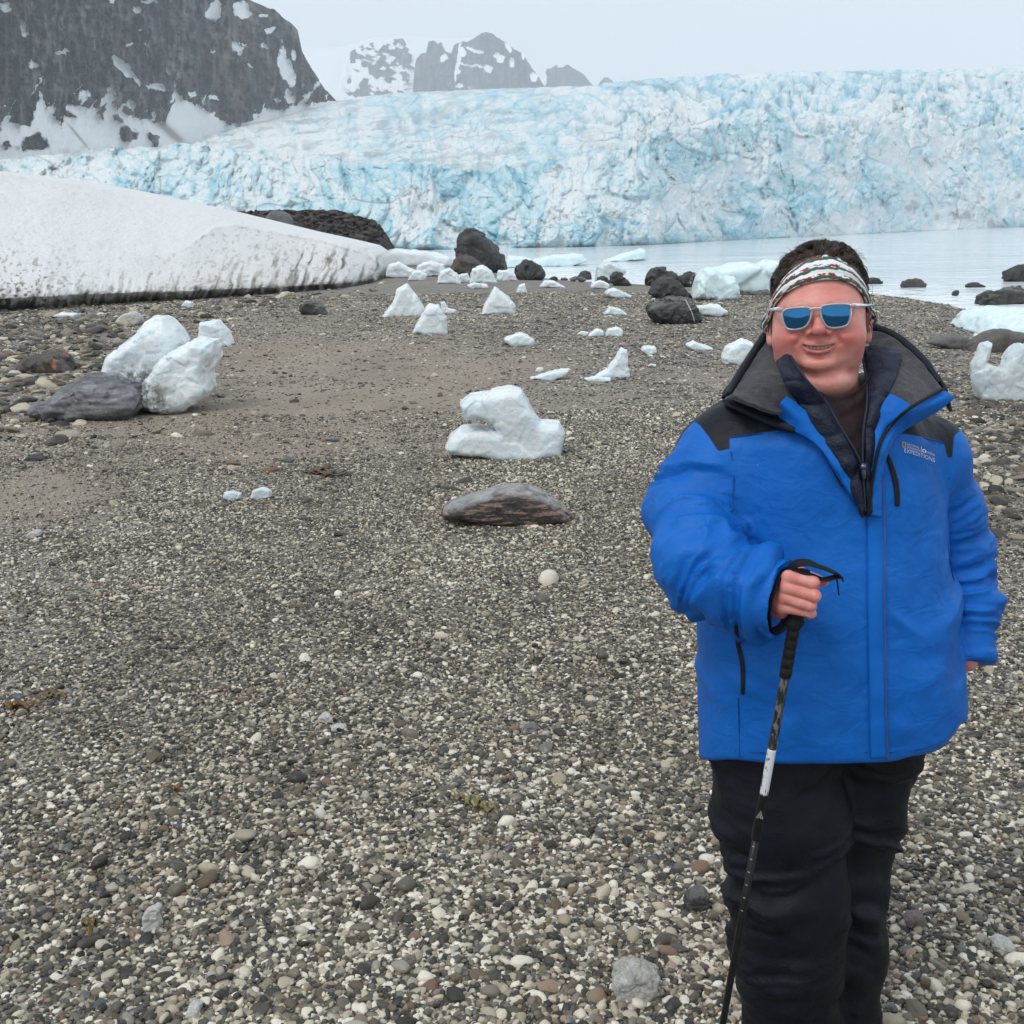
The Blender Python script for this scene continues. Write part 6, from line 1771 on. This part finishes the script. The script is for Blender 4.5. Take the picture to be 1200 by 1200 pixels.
for sgn in (-1, 1):                                         # curls over the ears, poking out beside the band
    for k in range(120):
        ph_ = sgn * rng.uniform(1.15, 1.95); z0 = rng.uniform(-.01, .075) * (1 if rng.rand() < .75 else -.2)
        p0 = on_head(ph_, z0, .006)
        dr = np.array([sgn * rng.uniform(.1, .5), rng.normal(-.5, .3), rng.normal(.25, .5)])
        hp.append(strand(p0, dr, rng.uniform(.018, .040), np.array([-sgn * rng.uniform(.2, 1.1), rng.normal(0, .3), rng.normal(-.3, .5)]), rng.uniform(.0005, .0009), 9))
    for k in range(45):                                     # short hair at the temple in front of the ear
        p0 = on_head(sgn * rng.uniform(1.15, 1.42), rng.uniform(-.024, .008), .001)
        hp.append(strand(p0, (sgn * .15, rng.normal(-.15, .2), -1), rng.uniform(.012, .022), np.array([-.1 * sgn, -.2, -.2]), .0008, 5))
part('hair', *join(*hp), HAIR.mat)

# sunglasses: clear frame, blue mirrored lenses
def lens_pt(px, py):
    """front plane of the glasses, wrapped a little round the face"""
    u = (px - 959.5) * 1.535e-3; w = -(py - 372) * 1.535e-3
    ca, sa = math.cos(-ra), math.sin(-ra)
    x = u * ca - w * sa; z = u * sa + w * ca
    return np.array([x, .1135 - 3.3 * x * x + .10 * min(z, 0), z])
lensL = chaikin(np.array([(917.5, 364), (934, 361), (949.5, 361), (951, 366), (948, 379), (941, 385), (925, 386), (920, 378)], float), 2)
lensR = chaikin(np.array([(960.5, 361), (968, 358), (992, 357), (994.5, 361.5), (994, 377), (988.5, 382.5), (970.5, 384), (964, 375)], float), 2)
glasses = bpy.data.objects.new('sunglasses', None); COL.objects.link(glasses); glasses.parent = person
m = M('clear_acetate', Roughness=.12, IOR=1.45); m.set('Base Color', (.80, .76, .76)); m.set('Transmission Weight', .65); m.set('Coat Weight', .3)
CLEAR = m.mat
m = M('blue_mirror_lens', Metallic=1.0, Roughness=.035)
m.set('Base Color', m.ramp(m.n('SeparateXYZ', {'Vector': m.obj()}, 'Z'), [(.0, (.022, .095, .21)), (1.0, (.045, .19, .40))]))
MIR = m.mat
fr = []
for Lp in (lensL, lensR):
    P3 = np.array([lens_pt(*p) for p in Lp]); c0 = P3.mean(0)
    c0[1] = .1135 - 3.3 * c0[0] ** 2 + .10 * min(c0[2], 0) + .0022
    ringsV = [c0[None]]
    nk = 7
    for k in range(1, nk + 1):
        s = k / nk
        R_ = c0 + (P3 - c0) * s; R_[:, 1] = P3[:, 1] + (c0[1] - P3[:, 1].mean()) * (1 - s * s) + (c0[1] - .0022 - P3[:, 1]) * (1 - s) * 0
        R_[:, 1] = np.array([.1135 - 3.3 * x * x + .10 * min(z, 0) for x, z in R_[:, [0, 2]]]) + .0022 * (1 - s * s)
        ringsV.append(R_)
    Vl = np.concatenate(ringsV); nl = len(P3)
    Fl = [(0, 1 + i, 1 + (i + 1) % nl) for i in range(nl)] + [(1 + (k) * nl + i, 1 + (k + 1) * nl + i, 1 + (k + 1) * nl + (i + 1) % nl, 1 + k * nl + (i + 1) % nl) for k in range(nk - 1) for i in range(nl)]
    V2 = np.concatenate([Vl, Vl - np.array([0, .0018, 0])])
    F2 = Fl + [tuple(i + len(Vl) for i in f[::-1]) for f in Fl]
    o = part('lens', hw(V2), F2, MIR, glasses)
    bm = bmesh.new(); bm.from_mesh(o.data); bmesh.ops.recalc_face_normals(bm, faces=bm.faces); bm.to_mesh(o.data); bm.free()
    out = c0 + (P3 - c0) * 1.05
    out[:, 1] = P3[:, 1]
    fr.append(tube(hw(out), .0019, 8, closed=True, up=HF))
br_ = np.array([lens_pt(949, 363.5), lens_pt(953, 362), lens_pt(958, 361.8), lens_pt(962, 362.5)]) + np.array([0, .001, 0])
fr.append(tube(hw(catmull(br_, 12)), .0026, 8, up=HF))
for (hx, hy), sgn in (((915, 363), -1), ((996, 359), 1)):
    hp_ = lens_pt(hx, hy)
    end = np.array([sgn * .092, .005, hp_[2] + .002])
    fr.append(tube(hw(np.array([hp_ + [-sgn * .004, .0, 0], hp_ + [sgn * .003, .0, .0005], hp_ + [sgn * .0075, -.006, .001], (hp_ + end) / 2 + [sgn * .004, 0, 0], end, end + [-sgn * .003, -.03, -.018]])), (.0042, .0048, .0042, .0034, .003, .0025), 8, up=HZ))
part('frame', *join(*fr), CLEAR, glasses)

# ------------------------------------------------------------------ walking pole: its own thing, held in the hand
PT = np.array(A1(943, 664, 1.838)); PB = np.array(A1(846, 1205, 1.90))
PB = PT + (PB - PT) * ((float(ground_z(PB[0], PB[1])) - .01 - PT[2]) / (PB[2] - PT[2]))
pole = bpy.data.objects.new('walking_pole', None); COL.objects.link(pole); pole.location = PB
tag(pole, 'black and white telescopic walking pole held in the hand of the person', 'walking pole')
def ppart(name, V, F, mat, parent=pole): return mesh_obj(name, V, F, mat, parent=parent, origin=PB)
def tpole(py):
    """parameter along the pole at photo row py"""
    lo_, hi_ = 0.0, 1.0
    for _ in range(40):
        mid = (lo_ + hi_) / 2
        if pix(PT + (PB - PT) * mid)[1] < py: lo_ = mid
        else: hi_ = mid
    return lo_
def pp(py): return PT + (PB - PT) * tpole(py)
def lathe(pys, rad, n=16):
    return tube(np.array([pp(q) for q in pys]), rad, n, up=(0, 1, 0))
FOAM = flat_mat('black_foam_grip', (.014, .014, .015), .8, .3, 120, .5, .002)
BLK = flat_mat('black_anodised_shaft', (.010, .010, .011), .32, .3, 60, .05, .001)
yy_, rr_ = [668, 672, 690, 715, 724, 727, 731, 735, 737], [.013, .0165, .0155, .0155, .018, .021, .020, .015, .0135]
for k in range(5):
    a = 737 + k * 11.0
    yy_ += [a + 1, a + 2, a + 10, a + 10.8]; rr_ += [.0118, .0138, .0138, .0118]
yy_ += [793, 794]; rr_ += [.0135, .009]
ppart('grip', *lathe(yy_, np.array(rr_) * .80), FOAM)
m = M('patterned_shaft', Roughness=.35)
P = m.obj()
m.set('Base Color', m.mix(m.ramp(m.noise(m.scale(P, (1, 1, .35)), 160, 4, .7), [(.5, 0), (.58, 1)]), (.012, .012, .013), (.16, .16, .155)))
up_shaft = ppart('upper_shaft', *lathe([792, 800, 840, 868, 869, 876, 877], (.0082, .0082, .0082, .0082, .009, .009, .008)), m.mat)
m = M('white_shaft_print', Roughness=.35)
P = m.obj()
m.set('Base Color', m.mix(m.ramp(m.noise(m.scale(P, (1, 1, .25)), 150, 3, .7), [(.56, 0), (.60, 1)]), (.72, .73, .75), (.03, .03, .033)))
ppart('middle_shaft', *lathe([876, 880, 928, 931], (.0078, .0080, .0080, .0078)), m.mat)
ppart('lock', *lathe([930, 932, 960, 964, 966, 982, 984], (.0078, .0084, .0084, .0088, .0095, .0095, .0072)), BLK)
low = ppart('lower_shaft', *lathe([983, 1100, 1160, 1205], (.0070, .0070, .0070, .0065)), BLK)
tipv, tipf = tube(np.array([PB + (PT - PB) * s for s in (.10, .095, .06, .03, .0)]), (.0066, .009, .0095, .006, .003), 12, up=(0, 1, 0))
ppart('tip', tipv, tipf, FOAM)
# scale ticks and the small triangle mark
axp = (PB - PT) / np.linalg.norm(PB - PT)
side = np.cross(axp, np.array(CAMLOC) - PT); side /= np.linalg.norm(side); tof = np.cross(side, axp)
if tof @ (np.array(CAMLOC) - PT) < 0: tof = -tof
def decal(cen, pts, r):
    V = []
    for u, w in pts:
        an = u / r
        V.append(cen + (side * math.sin(an) + tof * math.cos(an)) * (r + .0006) + (-axp) * w)
    return np.array(V)
PRINT = flat_mat('silver_print', (.5, .5, .5), .5, .1, 50, .0, .001)
for q in (990, 1005, 1020, 1035, 1050, 1065):
    ppart('scale_mark', decal(pp(q), [(.000, -.0008), (.004, -.0008), (.004, .0008), (.0, .0008)], .0070), [(0, 1, 2, 3)], PRINT, low)
c0 = pp(953)
def bars(pts, w):
    """one connected flat line drawn through the points"""
    pts = [np.array(p, float) for p in pts]; V = []
    for i, p in enumerate(pts):
        a_, b_ = pts[max(i - 1, 0)], pts[min(i + 1, len(pts) - 1)]
        e = (b_ - a_) / np.linalg.norm(b_ - a_); nr = np.array([-e[1], e[0]]) * w
        V += [tuple(p + nr), tuple(p - nr)]
    return V, [(2 * i, 2 * i + 1, 2 * i + 3, 2 * i + 2) for i in range(len(pts) - 1)]
bv, bf = bars([(-.002, -.0055), (0, .004), (.002, -.0055), (.006, -.0072), (0, .0095), (-.006, -.0072), (-.002, -.0055)], .0008)
ppart('emblem', decal(c0, bv, .0086), bf, PRINT, low)
# strap over the back of the hand
STR = flat_mat('black_webbing', (.012, .012, .013), .75, .3, 300, .6, .001)
def ribbon(pts, w, th=.0016):
    C = catmull(np.array([A1(*p) for p in pts]), 40)
    return tube(C, w, 8, up=(0, 1, .15), flat=.22)
ppart('strap', *join(ribbon([(924, 668, 1.862), (933, 661, 1.838), (946, 660, 1.815), (960, 664, 1.800), (974, 669, 1.800), (986, 676, 1.805)], .0100),
                     ribbon([(930, 668, 1.835), (944, 672, 1.815), (956, 676, 1.803), (966, 679, 1.800), (976, 677, 1.800), (985, 675, 1.803)], .0092),
                     ribbon([(971, 668, 1.800), (978, 672, 1.796), (981, 681, 1.798), (983, 697, 1.802)], .0045),
                     ribbon([(976, 669, 1.800), (983, 673, 1.797), (988, 681, 1.798)], .0055)), STR)
